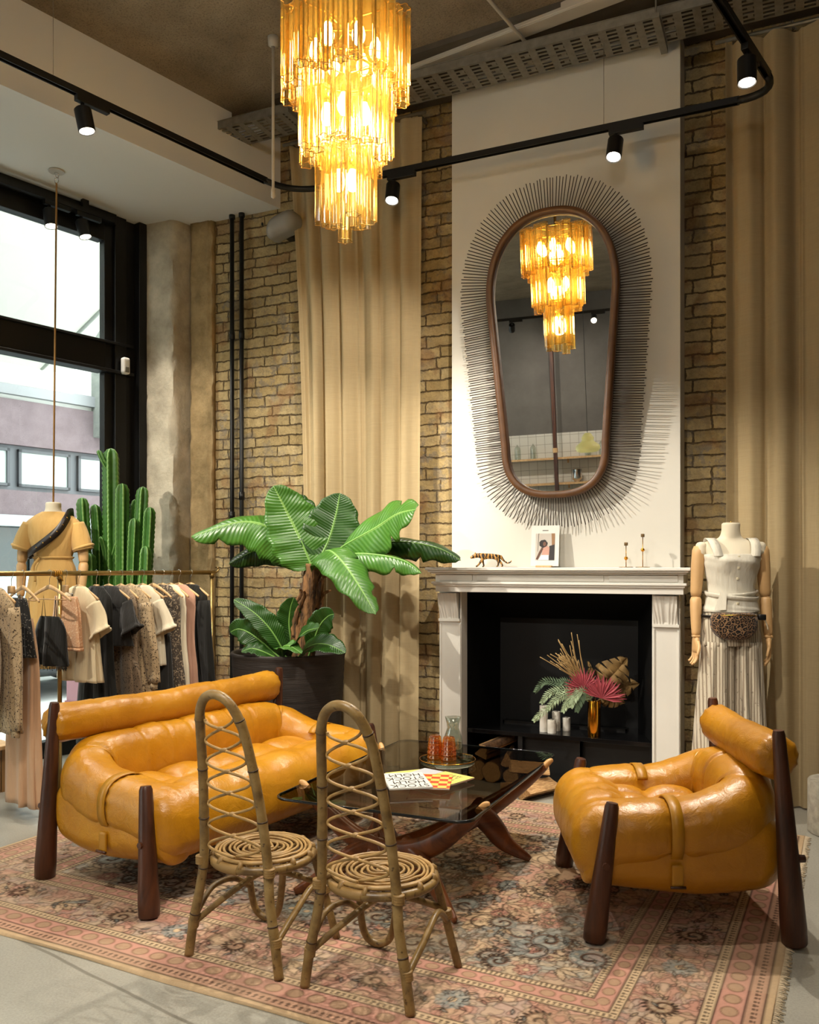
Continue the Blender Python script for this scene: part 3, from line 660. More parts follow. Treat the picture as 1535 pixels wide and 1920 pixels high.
    def leaf(x, y, L, ang, col=TAN, ax=.3):
        fill(x+L/2*cos(ang), y+L/2*sin(ang), L/2, col, .55, ax, ang); n = int(L/.003)+6
        for sg in (1, -1): stroke([(x+L*t*cos(ang)-sg*L*.17*sin(pi*t)*(1+.2*sin(9*pi*t))*sin(ang), y+L*t*sin(ang)+sg*L*.17*sin(pi*t)*(1+.2*sin(9*pi*t))*cos(ang)) for t in [i/n for i in range(n+1)]], DK, .0028)
    def paisley(x, y, r, a0, sg, col=BLUE):
        fill(x, y, r*.9, col, .45); stroke(spiral(x, y, r, a0, sg), BRN, .0045, .9); stroke(spiral(x, y, r*.86, a0+.1, sg), DK, .003, .8); sp_ = spiral(x, y, r, a0, sg)
        ex, ey = sp_[0]; stroke([(ex+r*1.3*t*cos(a0+sg*1.5), ey+r*1.3*t*sin(a0+sg*1.5)-.0) for t in [i/40 for i in range(41)]][::1], DK, .003, .5)
        for t in range(0, len(sp_)//2, max(3, len(sp_)//22)): px_, py_ = sp_[t]; leaf(px_, py_, r*.28, atan2(py_-y, px_-x)+.5*sg, CREAM)
    rr = random.Random(11)
    # four-way symmetric field motifs
    half = []
    for i in range(105):
        x, y = rr.uniform(BD+.05, W/2), rr.uniform(BD+.05, Hh/2); half.append((x, y, rr.random(), rr.uniform(0, 6.28), rr.choice((-1, 1)), rr.uniform(.035, .085)))
    for (x, y, k, a, sg, r) in half:
        for mx in (0, 1):
            for my in (0, 1):
                xx, yy = (W-x if mx else x), (Hh-y if my else y); aa = (pi-a if mx else a); aa = -aa if my else aa; s2 = sg*(-1 if mx else 1)*(-1 if my else 1)
                xx += .006*sin(9*a); 
                if k < .28: paisley(xx, yy, r*1.35, aa, s2)
                elif k < .55: flower(xx, yy, r*.7, 5+int(k*10) % 4, ROSE if k < .42 else BLUE)
                elif k < .85:
                    for q in range(3): leaf(xx, yy, r*1.5, aa+(q-1)*.7*s2, CREAM if k < .7 else BLUE)
                else: stroke(spiral(xx, yy, r*1.5, aa, s2, .8), DK, .0032)
    # wandering vines in field
    for i in range(170):
        x, y, a = rr.uniform(BD, W-BD), rr.uniform(BD, Hh-BD), rr.uniform(0, 6.28); pts = []
        for q in range(int(rr.uniform(60, 170))):
            a += .16*sin(q*.09+i)+rr.uniform(-.05, .05); x += .003*cos(a); y += .003*sin(a)
            if not (BD+.01 < x < W-BD-.01 and BD+.01 < y < Hh-BD-.01): break
            pts.append((x, y))
            if q % 17 == 9: leaf(x, y, .028, a+rr.choice((-1, 1)), rr.choice((CREAM, BLUE, TAN)))
        stroke(pts, DK, .0028, .7)
    # main border motifs, repeated round the rug
    def along(t, dd):  # t metres round the centre of the main border
        a, b_ = W-2*dd, Hh-2*dd
        per = 2*(a+b_); t %= per
        if t < a: return dd+t, dd, 0
        if t < a+b_: return W-dd, dd+t-a, pi/2
        if t < 2*a+b_: return W-dd-(t-a-b_), Hh-dd, pi
        return dd, Hh-dd-(t-2*a-b_), -pi/2
    per = 2*(W+Hh-4*.32); n = 34
    pts = []
    for i in range(int(per/.003)):
        t = i*.003; dd = .32+.055*sin(t*2*pi*n/2/per); x, y, a = along(t*1.0, .32); nxv, nyv = -sin(a), cos(a); o_ = .05*sin(t*2*pi*(n/2)/per); pts.append((x+nxv*o_, y+nyv*o_))
    stroke(pts, BRN, .003, .8)
    for i in range(n):
        x, y, a = along(i*per/n, .32); sg = 1 if i % 2 else -1
        if i % 4 == 0: flower(x, y, .062, 8, BLUE); 
        elif i % 4 == 2:
            for q in range(5): leaf(x-.05*cos(a), y-.05*sin(a), .12, a+(q-2)*.42, (CREAM, TAN, CREAM, BLUE, CREAM)[q])
        else: paisley(x, y, .055, a+sg*1.2, sg, TAN)
        for q in range(14): xx, yy, aa = along(i*per/n+rr.uniform(-.09, .09), .32+rr.uniform(-.075, .075)); leaf(xx, yy, .035, rr.uniform(0, 6.28), rr.choice((ROSE, CREAM, BLUE)))
    # wear, slight wobble of tone, woven grain
    wv = .97+.16*nz(.35, 9)+.10*nz(.012, 10)-.04+.08*(rng.rand(ny, nx)-.5); img *= wv[..., None]
    fade = (nz(.25, 12) > .55)*.15; img[:] = img*(1-fade[..., None])+L3('b8a184')*fade[..., None]
    img *= (1+.05*(nz(.9, 5)-.5))[..., None]
    # mesh: bilinear between the four measured corners
    c = [np.array(p) for p in ((-3.63, 2.37), (-.09, 2.19), (.063, 4.87), (-3.45, 4.98))]
    U, V = np.meshgrid(np.linspace(0, 1, nx+1), np.linspace(0, 1, ny+1))
    P = ((1-U)*(1-V))[..., None]*c[0]+(U*(1-V))[..., None]*c[1]+(U*V)[..., None]*c[2]+((1-U)*V)[..., None]*c[3]
    P[0, :, 1] += .004*np.sin(U[0]*23); P[:, -1, 0] += .006*np.sin(V[:, -1]*19)
    Z = .010+.0015*np.sin(U*40)*np.sin(V*31)
    ed = (U == 0) | (U == 1) | (V == 0) | (V == 1); Z = np.where(ed, .001, Z)
    co = np.dstack([P[..., 0], P[..., 1], Z]).reshape(-1, 3)
    idx = np.arange((nx+1)*(ny+1)).reshape(ny+1, nx+1)
    q = np.stack([idx[:-1, :-1], idx[:-1, 1:], idx[1:, 1:], idx[1:, :-1]], -1).reshape(-1, 4)
    me = bpy.data.meshes.new('rug'); me.vertices.add(len(co)); me.vertices.foreach_set('co', co.astype(np.float32).ravel())
    me.loops.add(q.size); me.loops.foreach_set('vertex_index', q.astype(np.int32).ravel()); me.polygons.add(len(q)); me.polygons.foreach_set('loop_start', np.arange(0, q.size, 4, dtype=np.int32))
    me.update(calc_edges=True)
    ca = me.color_attributes.new('weave', 'FLOAT_COLOR', 'POINT'); pad = np.pad(img, ((0, 1), (0, 1), (0, 0)), mode='edge')
    ca.data.foreach_set('color', np.concatenate([pad, np.ones(pad.shape[:2]+(1,))], -1).astype(np.float32).ravel())
    m, nt, b = new_mat('worn_persian_wool'); at = N(nt, 'ShaderNodeAttribute', attribute_name='weave'); v_ = coords(nt); nn = noise_tex(nt, v_, 500, 2); c_ = mixc(nt, .25, at.outputs[0], nn.outputs[0], 'MULTIPLY')
    nt.links.new(at.outputs[0], b.inputs['Base Color']); b.inputs['Roughness'].default_value = .95; b.inputs['Specular IOR Level'].default_value = .1; set_bump(nt, b, nn.outputs[0], .3, .003)
    me.materials.append(m); o = bpy.data.objects.new('rug', me); COL.objects.link(o)
    r = tag(o, 'large faded pink and cream oriental rug under the seating group', 'rug')
    fr = MB(); rf = random.Random(5)                       # fringe of undyed warp on the two short ends
    for (a, b_, sx) in ((c[1], c[2], 1),):
        n = 620
        for i in range(n):
            p = a+(b_-a)*(i+.5)/n; L = rf.uniform(.012, .030); fr.tube([(p[0]-.004*sx, p[1], .006), (p[0]+sx*L*.5, p[1]+rf.uniform(-.004, .004), .006), (p[0]+sx*L, p[1]+rf.uniform(-.008, .008), .0025)], .0016, 4)
    f = fr.build('fringe', mat('undyed_fringe', 'c9b698', .95), o); f['kind'] = 'stuff'
make_rug()
# ================================================================ LEATHER SEATING
def se(a, e=2.4): ca, sa = cos(a), sin(a); return math.copysign(abs(ca)**(2/e), ca), math.copysign(abs(sa)**(2/e), sa)
def leather_seat(name, label, cat, loc, rz, W, front_x, back_x, back_y, bol, nseams, front_lean=-.075, seed=0):
    r = thing(name, label, cat, loc, rz); X = W/2-.115
    # --- seat body with buttoned top
    nb = max(3, round((W-.36)/.235)); hx, hy, hz = W/2-.018, .395, .145
    def body(p):
        x, y, z = p; inx = W/2-.20
        fr_ = max(0, -(y+.20))/.2                                     # fullness of the front roll
        y2 = y-.022*exp(-((z+.01)/.10)**2)*(y < -.2); x2 = x*(1+.008*cos(z*9))
        z2 = z-(.035*exp(-(((y-.06)/.26)**2)) if z < 0 else 0)
        if z > .05 and abs(x) < inx+.02 and y > -.27:
            gu, gv = (x/(2*inx)+.5)*nb, (y+.26)/.5*2.3
            su, sv = abs(sin(pi*gu)), abs(sin(pi*gv)); pil = (su*sv)**.38
            z2 += .050*pil-.080*min(1, (y+.27)/.10)
        elif z > .05: z2 += .006*sin(x*21)*(y < -.25)
        if y < -.25 and abs(x) < W/2-.12:                              # shallow pulls under each button row on the front edge
            z2 += .007*abs(sin(pi*(x/(2*inx)+.5)*nb))*max(0, z/.14)
        if y > .08: q = (y-.08)/.30; x2 *= 1-.055*q*q; z2 -= .05*q*q*max(0, z/.15)
        return (x2, y2, z2)
    MB().softbox((0, -.015, .325), (hx, hy, hz+.008), .105, (int(W*95), 64, 26), body).build('seat_body', m_leather, r, fix=True, wrinkle=(.003, 7))
    # --- arms and back in one padded roll
    C = [(-X, -.40, .235, .018, .02), (-X, -.385, .25, .07, .075), (-X, -.345, .30, .105, .12), (-X, -.27, .355, .120, .125), (-X, -.12, .378, .124, .117), (-X, .02, .388, .122, .118), (-X+.005, .12, .408, .12, .130), (-X+.030, .215, .435, .120, .145), (-X+.11, .262, .455, .116, .157)]
    mid = [(x_, .262, .458, .112, .162) for x_ in np.linspace(-X+.22, X-.22, max(3, int((W-.6)/.16)))]
    C = C+mid+[(-c[0],)+c[1:] for c in C[::-1]]
    P3 = crom([c[:3] for c in C], 14); RR = crom([(c[3], c[4], 0) for c in C], 14)
    S = [0.0]
    for a, b_ in zip(P3, P3[1:]): S.append(S[-1]+(b_-a).length)
    Lt = S[-1]; pinch = [(.40, .10, .030), (Lt-.40, .10, .030), (.70, .05, .014), (Lt-.70, .05, .014)]
    s0, s1 = .92, Lt-.92
    for i in range(nseams): pinch.append((s0+(s1-s0)*(i+.5)/nseams if nseams > 1 else Lt/2, .075, .010))
    rs = []; n = 44
    for i, (p, q) in enumerate(zip(P3, RR)):
        T = (P3[min(i+1, len(P3)-1)]-P3[max(i-1, 0)]); T.z *= .3; T.normalize(); nn = Vector((-T.y, T.x, 0)).normalized(); up = Vector((0, 0, 1)); f = 1
        for ps, am, wd in pinch: f -= am*exp(-((S[i]-ps)/wd)**2)
        puff = 1+.018*sin(S[i]*19+seed)
        r_ = []
        for k in range(n):
            cx_, cz_ = se(2*pi*k/n); pl = 0
            for ps, am, wd in pinch:
                dd = abs(S[i]-ps)
                if wd > .02 and dd < .13: pl += .008*sin(k*2.9+1.7*sin(k*.8))*exp(-dd/.045)
            r_.append(p+nn*(cx_*q.x*f*puff+cx_*pl)+up*(cz_*q.y*f*puff+cz_*pl*.6))
        rs.append(r_)
    MB().rings(rs).build('arm_and_back_roll', m_leather, r, fix=True, wrinkle=(.0035, 9))
    # --- straps over the arms
    for sg in (-1, 1):
        y0 = -.055; m_ = MB(); xs = sg*X
        def sf(u, v):
            a = -.62*pi/2*1.25+u*(pi*1.18)
            cx_, cz_ = se(a); return (xs+sg*cx_*(.124*.965+.004), y0+(v-.5)*.044, .383+cz_*(.118*.965+.005))
        m_.grid(sf, 40, 3); st = m_.build('strap', m_strap, r, solid=.005)
        t_ = MB(); t_.softbox((xs+sg*.112, y0, .235), (.006, .021, .045), .004, (4, 6, 8)); t_.build('strap_tab', m_strap, st, fix=True)
        MB().tube([(xs+sg*.122, y0-.028, .20), (xs+sg*.122, y0+.028, .20)], .006, 8).build('strap_pin', m_rose, st)
    # --- head bolster
    b0, b1, by, bz, br = bol; L = b1-b0; rs = []
    prof = [(0, .012), (.001, .035), (.006, .058), (.018, .074), (.036, .083), (.07, .086)]
    xs = [(b0+a*1.0, q) for a, q in prof]; k_ = int((L-.14)/.018); xs += [(b0+.07+(L-.14)*i/k_, .086) for i in range(1, k_)]; xs += [(b1-a, q) for a, q in prof[::-1]]
    for i, (x, q) in enumerate(xs):
        e0 = min(x-b0, b1-x); f = 1+.02*sin(x*11)
        for j in range(1, nseams): f -= .035*exp(-((x-(b0+L*j/nseams))/.010)**2)
        r_ = []
        for k in range(40):
            a = 2*pi*k/40; pl = 1+.07*sin(a*11+sin(a*3)*1.4)*exp(-e0/.055)
            r_.append((x, by+q*f*pl*cos(a)*.96*br/.086, bz+q*f*pl*sin(a)*br/.086-.012*sin(pi*(x-b0)/L)))
        rs.append(r_)
    bo = MB().rings(rs).build('bolster', m_leather, r, fix=True, wrinkle=(.0035, 10))
    for sg, xe in ((-1, b0), (1, b1)): MB().tube(crom([(xe, by-.02, bz+.03), (xe+sg*.012, by, bz-.01), (xe+sg*.004, by+.015, bz-.05)], 5), .008, 8).build('bolster_tie', m_strap, bo)
    # --- turned legs
    for sg in (-1, 1):
        a, b_ = Vector((sg*front_x, -.367, 0)), Vector((sg*(front_x-.035), -.367-front_lean, .505))
        lg = MB().tube([a, a+(b_-a)*.01, a+(b_-a)*.10, a+(b_-a)*.97, b_], [.036, .041, .0435, .027, .021], 16).build('front_leg', m_rose, r, angle=50)
        c_ = a+(b_-a)*.56; MB().cyl(c_+Vector((sg*.02, -.0, 0)), c_+Vector((sg*.042, -.0, 0)), .015, .013, 8).build('peg', m_rose, lg, smooth=False)
        a, b_ = Vector((sg*back_x, back_y, 0)), Vector((sg*(back_x-.01), back_y-.055, .785))
        lg = MB().tube([a, a+(b_-a)*.008, a+(b_-a)*.08, a+(b_-a)*.98, b_], [.040, .045, .047, .023, .019], 16).build('back_post', m_rose, r, angle=50)
        c_ = a+(b_-a)*.40; MB().cyl(c_+Vector((0, .025, 0)), c_+Vector((0, .06, 0)), .017, .014, 8).build('peg', m_rose, lg, smooth=False)
    mb = MB(); mb.cyl((-front_x+.02, -.33, .285), (front_x-.02, -.33, .285), .016); mb.cyl((-back_x+.01, back_y-.03, .30), (back_x-.01, back_y-.03, .30), .016)
    mb.build('cross_rail', m_rose, r)
    return r
leather_seat('leather_sofa', 'ochre tufted leather sofa with wooden post legs and long head bolster', 'sofa', (-2.58, 3.54, .011), radians(82.5), 1.62, .835, .775, .378, (-.775, .745, .355, .685, .088), 6, -.06)
leather_seat('leather_armchair', 'ochre leather armchair with wooden post legs and head bolster', 'armchair', (-.481, 3.682, .011), radians(-68.3), .78, .405, .40, .367, (-.37, .385, .32, .680, .088), 2, -.075, 2)
# ================================================================ RATTAN CHAIRS
def rattan_chair(label):
    r = thing('rattan_chair', label, 'chair', (0, 0, 0), 0, None)
    half = [(.197, -.18, 0), (.178, -.178, .12), (.152, -.172, .25), (.140, -.165, .36), (.128, -.180, .52), (.112, -.205, .68), (.096, -.235, .82), (.078, -.258, .895), (.045, -.272, .942)]
    pts = [(-x, y, z) for x, y, z in half]+[(0, -.277, .958)]+half[::-1]; path = crom(pts, 8)
    S = [0]
    for a, b_ in zip(path, path[1:]): S.append(S[-1]+(b_-a).length)
    nodes = [.16, .33, .52, .70, .88]; nodes += [S[-1]-q for q in nodes]
    rad = [.0168+sum(.0022*exp(-((s_-q)/.008)**2) for q in nodes) for s_ in S]
    bf = MB().tube(path, rad, 12).build('back_frame', m_rattan, r)
    def at_s(q):
        for i in range(len(S)-1):
            if S[i+1] >= q: return path[i], (path[i+1]-path[i]).normalized()
    for q in nodes: p, t = at_s(q); MB().cyl(p-t*.0022, p+t*.0022, .0188, n=12).build('cane_node', m_node, bf)
    # woven loops between the posts
    def wz(z):
        for a, b_ in zip(half, half[1:]):
            if a[2] <= z <= b_[2]: t = (z-a[2])/(b_[2]-a[2]); return a[0]+(b_[0]-a[0])*t, a[1]+(b_[1]-a[1])*t
        return half[-1][0], half[-1][1]
    K = 6.5
    for sg in (-1, 1):
        q = []
        for i in range(int(K*24)+1):
            t = i/(K*24); z = .375+.50*t; w_, y = wz(z); th = pi*K*t; loop = .012*sin(2*th)
            q.append((sg*(w_-.021)*sin(th), y+.006*sg*cos(th), z+loop*0+.010*sg*sin(th)))
        MB().tube(q, .0052, 7).build('loop_strand', m_core, r)
    for i in range(1, 7):
        z = .375+.50*i/K; w_, y = wz(z); MB().softbox((0, y, z), (.011, .012, .007), .006, (5, 5, 4)).build('binding', m_wrap, r, fix=True)
    # seat
    sc = Vector((0, -.005, .35)); circ = lambda R_, z, n=48, ex=1.0: [sc+Vector((R_*cos(2*pi*i/n), R_*ex*sin(2*pi*i/n), z)) for i in range(n)]
    MB().tube(circ(.178, -.012), .0155, 10, closed=True).build('seat_rim', m_rattan, r)
    MB().tube(circ(.170, .012), .007, 8, closed=True).build('seat_rim', m_core, r)
    for i in range(9): MB().tube([p+Vector((.004*sin(i*2+j*.4), .003*cos(i+j*.5), 0)) for j, p in enumerate(circ(.018+.0175*i, .014+.004*sin(i*1.3), 40))], .0052, 6, closed=True).build('seat_coil', m_core, r)
    m_ = MB()
    for a in (0, pi/3, 2*pi/3): d = Vector((cos(a), sin(a), 0))*.172; m_.cyl(sc-d, sc+d, .0055, n=6)
    m_.build('seat_support', m_rattan, r)
    for a in range(12):
        p = sc+Vector((.174*cos(a*pi/6+.2), .174*sin(a*pi/6+.2), 0)); t = Vector((-sin(a*pi/6+.2), cos(a*pi/6+.2), 0)); MB().tube([p-t*.006, p+t*.006], .0185, 9).build('binding', m_wrap, r)
    P_ = [sc+Vector((.178*cos(-2.2+a*.0138), .178*sin(-2.2+a*.0138), -.012)) for a in range(57)]
    MB().tube(P_, [.0172+.0010*(i % 2) for i in range(57)], 9).build('cane_wrap', m_wrap, r)
    # front legs: a straight one and a bent loop on each side
    lg = MB().tube(crom([(.135, .115, .34), (.165, .15, .17), (.197, .182, 0)], 6), .0145, 10).build('front_leg', m_rattan, r)
    lg = MB().tube(crom([(-.150, .10, .34), (-.172, .135, .18), (-.176, .168, .06), (-.150, .182, .017), (-.105, .186, .017), (-.065, .178, .06), (-.035, .160, .18), (-.02, .150, .335)], 8), .0135, 10).build('front_leg', m_rattan, r)
    # arched stretchers
    MB().tube(crom([(-.180, -.172, .115), (-.10, -.10, .195), (-.01, -.01, .268), (.06, .05, .262), (.165, .145, .205)], 8), .0115, 9).build('stretcher', m_rattan, r)
    MB().tube(crom([(.182, -.172, .115), (.195, -.08, .19), (.185, .04, .235), (.168, .145, .17)], 8), .0115, 9).build('stretcher', m_rattan, r)
    MB().tube(crom([(-.182, -.165, .135), (-.195, -.06, .20), (-.185, .05, .20), (-.165, .125, .15)], 8), .0105, 9).build('stretcher', m_rattan, r)
    for p, d in (((-.180, -.175, .115), (.1, 0, 1)), ((.182, -.175, .115), (-.1, 0, 1)), ((.150, -.170, .345), (0, 0, 1)), ((-.150, -.170, .345), (0, 0, 1)), ((.168, .147, .19), (-.1, -.1, 1))):
        p = Vector(p); d = Vector(d).normalized()
        MB().tube([p+d*(.0027*k-.014) for k in range(12)], [.0190+.0012*(k % 3 == 1) for k in range(12)], 10).build('binding', m_wrap, r)
    return r
c1 = rattan_chair('high-backed rattan chair in the foreground, the right and nearer one of the pair')
c1.location = (-1.266, 2.605, .012); c1.rotation_euler.z = radians(-3.2); c1['group'] = 'rattan chairs in the foreground'
c2 = copy_tree(c1); c2.location = (-1.764, 2.634, .012); c2['label'] = 'high-backed rattan chair in the foreground, the left one of the pair beside the sofa'
# ================================================================ COFFEE TABLE
def rrect(hx, hy, rad, n=8):
    out = []
    for cx_, cy_, a0 in ((hx-rad, hy-rad, 0), (-hx+rad, hy-rad, pi/2), (-hx+rad, -hy+rad, pi), (hx-rad, -hy+rad, 3*pi/2)):
        for i in range(n+1): a = a0+pi/2*i/n; out.append((cx_+rad*cos(a), cy_+rad*sin(a)))
    return out
def coffee_table():
    TX, TY, TZ = -1.56, 3.705, .42; r = thing('coffee_table', 'low coffee table with smoked glass top and sculpted wooden base', 'coffee table', (TX, TY, .011))
    o = rrect(.445, .665, .07); i_ = rrect(.442, .662, .068); z = TZ-.011
    MB().rings([[(x, y, z) for x, y in i_], [(x, y, z+.0115) for x, y in i_]]).build('glass_top', m_smoke, r, smooth=False, fix=True)
    MB().rings([[(x, y, z) for x, y in i_], [(x, y, z+.002) for x, y in o], [(x, y, z+.010) for x, y in o], [(x, y, z+.012) for x, y in i_], [(x*.99, y*.993, z+.0118) for x, y in i_], [(x*.99, y*.993, z) for x, y in i_]], caps=False, closed=True).build('glass_edge', m_smoke_edge, r, fix=True)
    hub = Vector((0, -.42, .165))
    def blade(name, pts, r0, flat=.55, m=m_walnut, n=12):
        P_ = crom(pts, 8); k = len(P_)-1
        import bisect
        rad = [r0[0]+(r0[1]-r0[0])*min(1, 2*i/k)+(r0[2]-r0[1])*max(0, 2*i/k-1) for i in range(k+1)]
        # flattened cross-section: taller than wide
        rs = []
        for i, p in enumerate(P_):
            T = (P_[min(i+1, k)]-P_[max(i-1, 0)]).normalized(); side = Vector((-T.y, T.x, 0)); side = side.normalized() if side.length > .05 else Vector((1, 0, 0)); up = T.cross(side)*-1
            rs.append([p+side*(flat*rad[i]*se(2*pi*j/n, 2.6)[0])+up*(rad[i]*se(2*pi*j/n, 2.6)[1]) for j in range(n)])
        return MB().rings(rs).build(name, m, r, fix=True)
    for sx in (-1, 1):
        blade('short_arm', [hub+Vector((-sx*.03, 0, 0)), (sx*.16, -.425, .215), (sx*.32, -.43, .325), (sx*.405, -.43, .40)], (.055, .045, .018), .6)
        blade('long_arm', [hub+Vector((-sx*.05, -.02, -.01)), (sx*.12, -.22, .20), (sx*.27, .06, .27), (sx*.38, .28, .345), (sx*.450, .42, .405)], (.058, .05, .016), .62)
        blade('leg', [(sx*.05, -.40, .20), (sx*.17, -.46, .145), (sx*.28, -.53, .06), (sx*.365, -.605, .012)], (.055, .045, .014), .6)
        blade('leg', [(sx*.235, -.02, .285), (sx*.28, .06, .20), (sx*.34, .13, .09), (sx*.43, .20, .012)], (.060, .052, .014), .6)
        blade('tip', [(sx*.395, -.43, .392), (sx*.425, -.43, .425), (sx*.445, -.43, .432)], (.017, .014, .008), .9, m_tip)
        blade('tip', [(sx*.435, .40, .395), (sx*.462, .43, .425), (sx*.475, .445, .432)], (.016, .014, .008), .9, m_tip)
    blade('hub', [(-.14, -.42, .185), (0, -.43, .135), (.14, -.42, .185)], (.03, .05, .03), .9)
coffee_table()
# ================================================================ FIREPLACE
def fireplace():
    r = thing('fireplace', 'white classical mantelpiece around a black firebox', 'fireplace', (-1.38, YP, 0))
    X0, X1 = -2.155+1.38, -.525+1.38; f = lambda y: y-YP
    mb = MB(); mb.bb(X0, X1, f(5.045), 0, 1.378, 1.396); mb.bb(X0+.012, X1-.012, f(5.06), 0, 1.366, 1.378); mb.bb(X0+.024, X1-.024, f(5.08), 0, 1.356, 1.366)
    mb.build('mantel_shelf', m_paint, r, smooth=False, bevel=.003)
    mb = MB(); mb.bb(X0+.045, X1-.045, f(5.115), 0, 1.24, 1.356)
    for a, b_ in ((X0+.075, X0+.30), (X0+.33, X1-.50), (X1-.47, X1-.075)): mb.bb(a, b_, f(5.108), f(5.116), 1.312, 1.350)
    mb.build('frieze', m_paint, r, smooth=False, bevel=.002)
    mb = MB(); mb.bb(X0+.025, X1-.025, f(5.09), 0, 1.290, 1.306); mb.bb(X0+.035, X1-.035, f(5.10), 0, 1.278, 1.290); mb.build('moulding', m_paint, r, smooth=False, bevel=.004)
    for sx in (-1, 1):
        a, b_ = (.615, .775) if sx > 0 else (-.775, -.605)
        a, b_ = (.619, .780) if sx > 0 else (-.745, -.590)
        mb = MB(); mb.bb(a, b_, f(5.22), 0, 0, 1.24); mb.bb(a-.0, b_+.0, f(5.205), 0, 0, .14)
        # raised border of the shaft panel
        for q in ((a+.004, a+.016, .16, 1.03), (b_-.016, b_-.004, .16, 1.03)): mb.bb(q[0], q[1], f(5.212), f(5.22), q[2], q[3])
        mb.bb(a+.016, b_-.016, f(5.212), f(5.22), .16, .172)
        p = mb.build('pilaster', m_paint, r, smooth=False, bevel=.002)
        # acanthus corbel: block whose face bellies out and curls, with carved ribs
        def cf(u, v):
            z = 1.062+.168*v; x = a+.012+(b_-a-.024)*u; belly = .020+.050*v**1.6+.012*sin(pi*v*1.0)
            rib = .006*abs(sin((u-.5)*pi*(5+3*(1-v))+.0))*(1-.4*v)+.007*exp(-((u-.5)/.05)**2)
            return (x, f(5.22)-belly+rib, z)
        mb = MB().grid(cf, 41, 30); c_ = mb.build('corbel', m_paint, p)
        mb = MB(); mb.bb(a+.012, b_-.012, f(5.205), 0, 1.062, 1.23); mb.add([cf(0, 0), cf(0, 1), (a+.012, 0, 1.23), (a+.012, 0, 1.062)], [(0, 1, 2, 3)]); mb.add([cf(1, 0), cf(1, 1), (b_-.012, 0, 1.23), (b_-.012, 0, 1.062)], [(3, 2, 1, 0)])
        mb.bb(a+.004, b_-.004, f(5.195), 0, 1.045, 1.062); mb.build('corbel_core', m_paint, p, smooth=False)
    # black firebox: splayed sides and hood, shelf, log bay
    x0, x1, bx0, bx1, yb = HX0+1.38, HX1+1.38, -1.885+1.38, -.93+1.38, .44
    V = [(x0, 0, .31), (x1, 0, .31), (x1, 0, HZ), (x0, 0, HZ), (bx0, yb, .31), (bx1, yb, .31), (bx1, yb, 1.045), (bx0, yb, 1.045)]
    F = [(0, 4, 7, 3), (1, 2, 6, 5), (3, 7, 6, 2), (4, 5, 6, 7)]
    MB().add(V, F).build('firebox', m_blackw, r, smooth=False, solid=.006)
    mb = MB(); mb.bb(x0+.001, x1-.001, -.005, yb+.035, .305, .332); mb.build('hearth_shelf', m_blacksh, r, smooth=False, bevel=.002)
    mb = MB(); mb.bb(x0, x0+.012, .0, yb, 0, .305); mb.bb(x1-.012, x1, .0, yb, 0, .305); mb.bb(x0, x1, yb, yb+.015, 0, .31); mb.build('log_bay', m_blackw, r, smooth=False)
    mb = MB(); mb.bb(-.245, -.215, .012, yb, 0, .305); mb.build('divider', m_black, r, smooth=False)
    mb = MB(); mb.bb(-.215, .16, .055, .07, 0, .305); mb.bb(.16, x1-.012, .11, .12, 0, .305); mb.bb(.15, .16, .055, .12, 0, .305); mb.build('lower_panel', m_black, r, smooth=False)
    mb = MB(); 
    for q in ((-.44, .40, .30, .31), (-.44, .40, .36, .37)): mb.bb(q[0], q[1], q[2], q[3], .332, .345)
    for q in (-.44, .39): mb.bb(q, q+.01, .30, .37, .332, .345)
    mb.build('burner_trim', mat('dark_steel_trim', '3a3a3a', .25, .9), r, smooth=False)
fireplace()
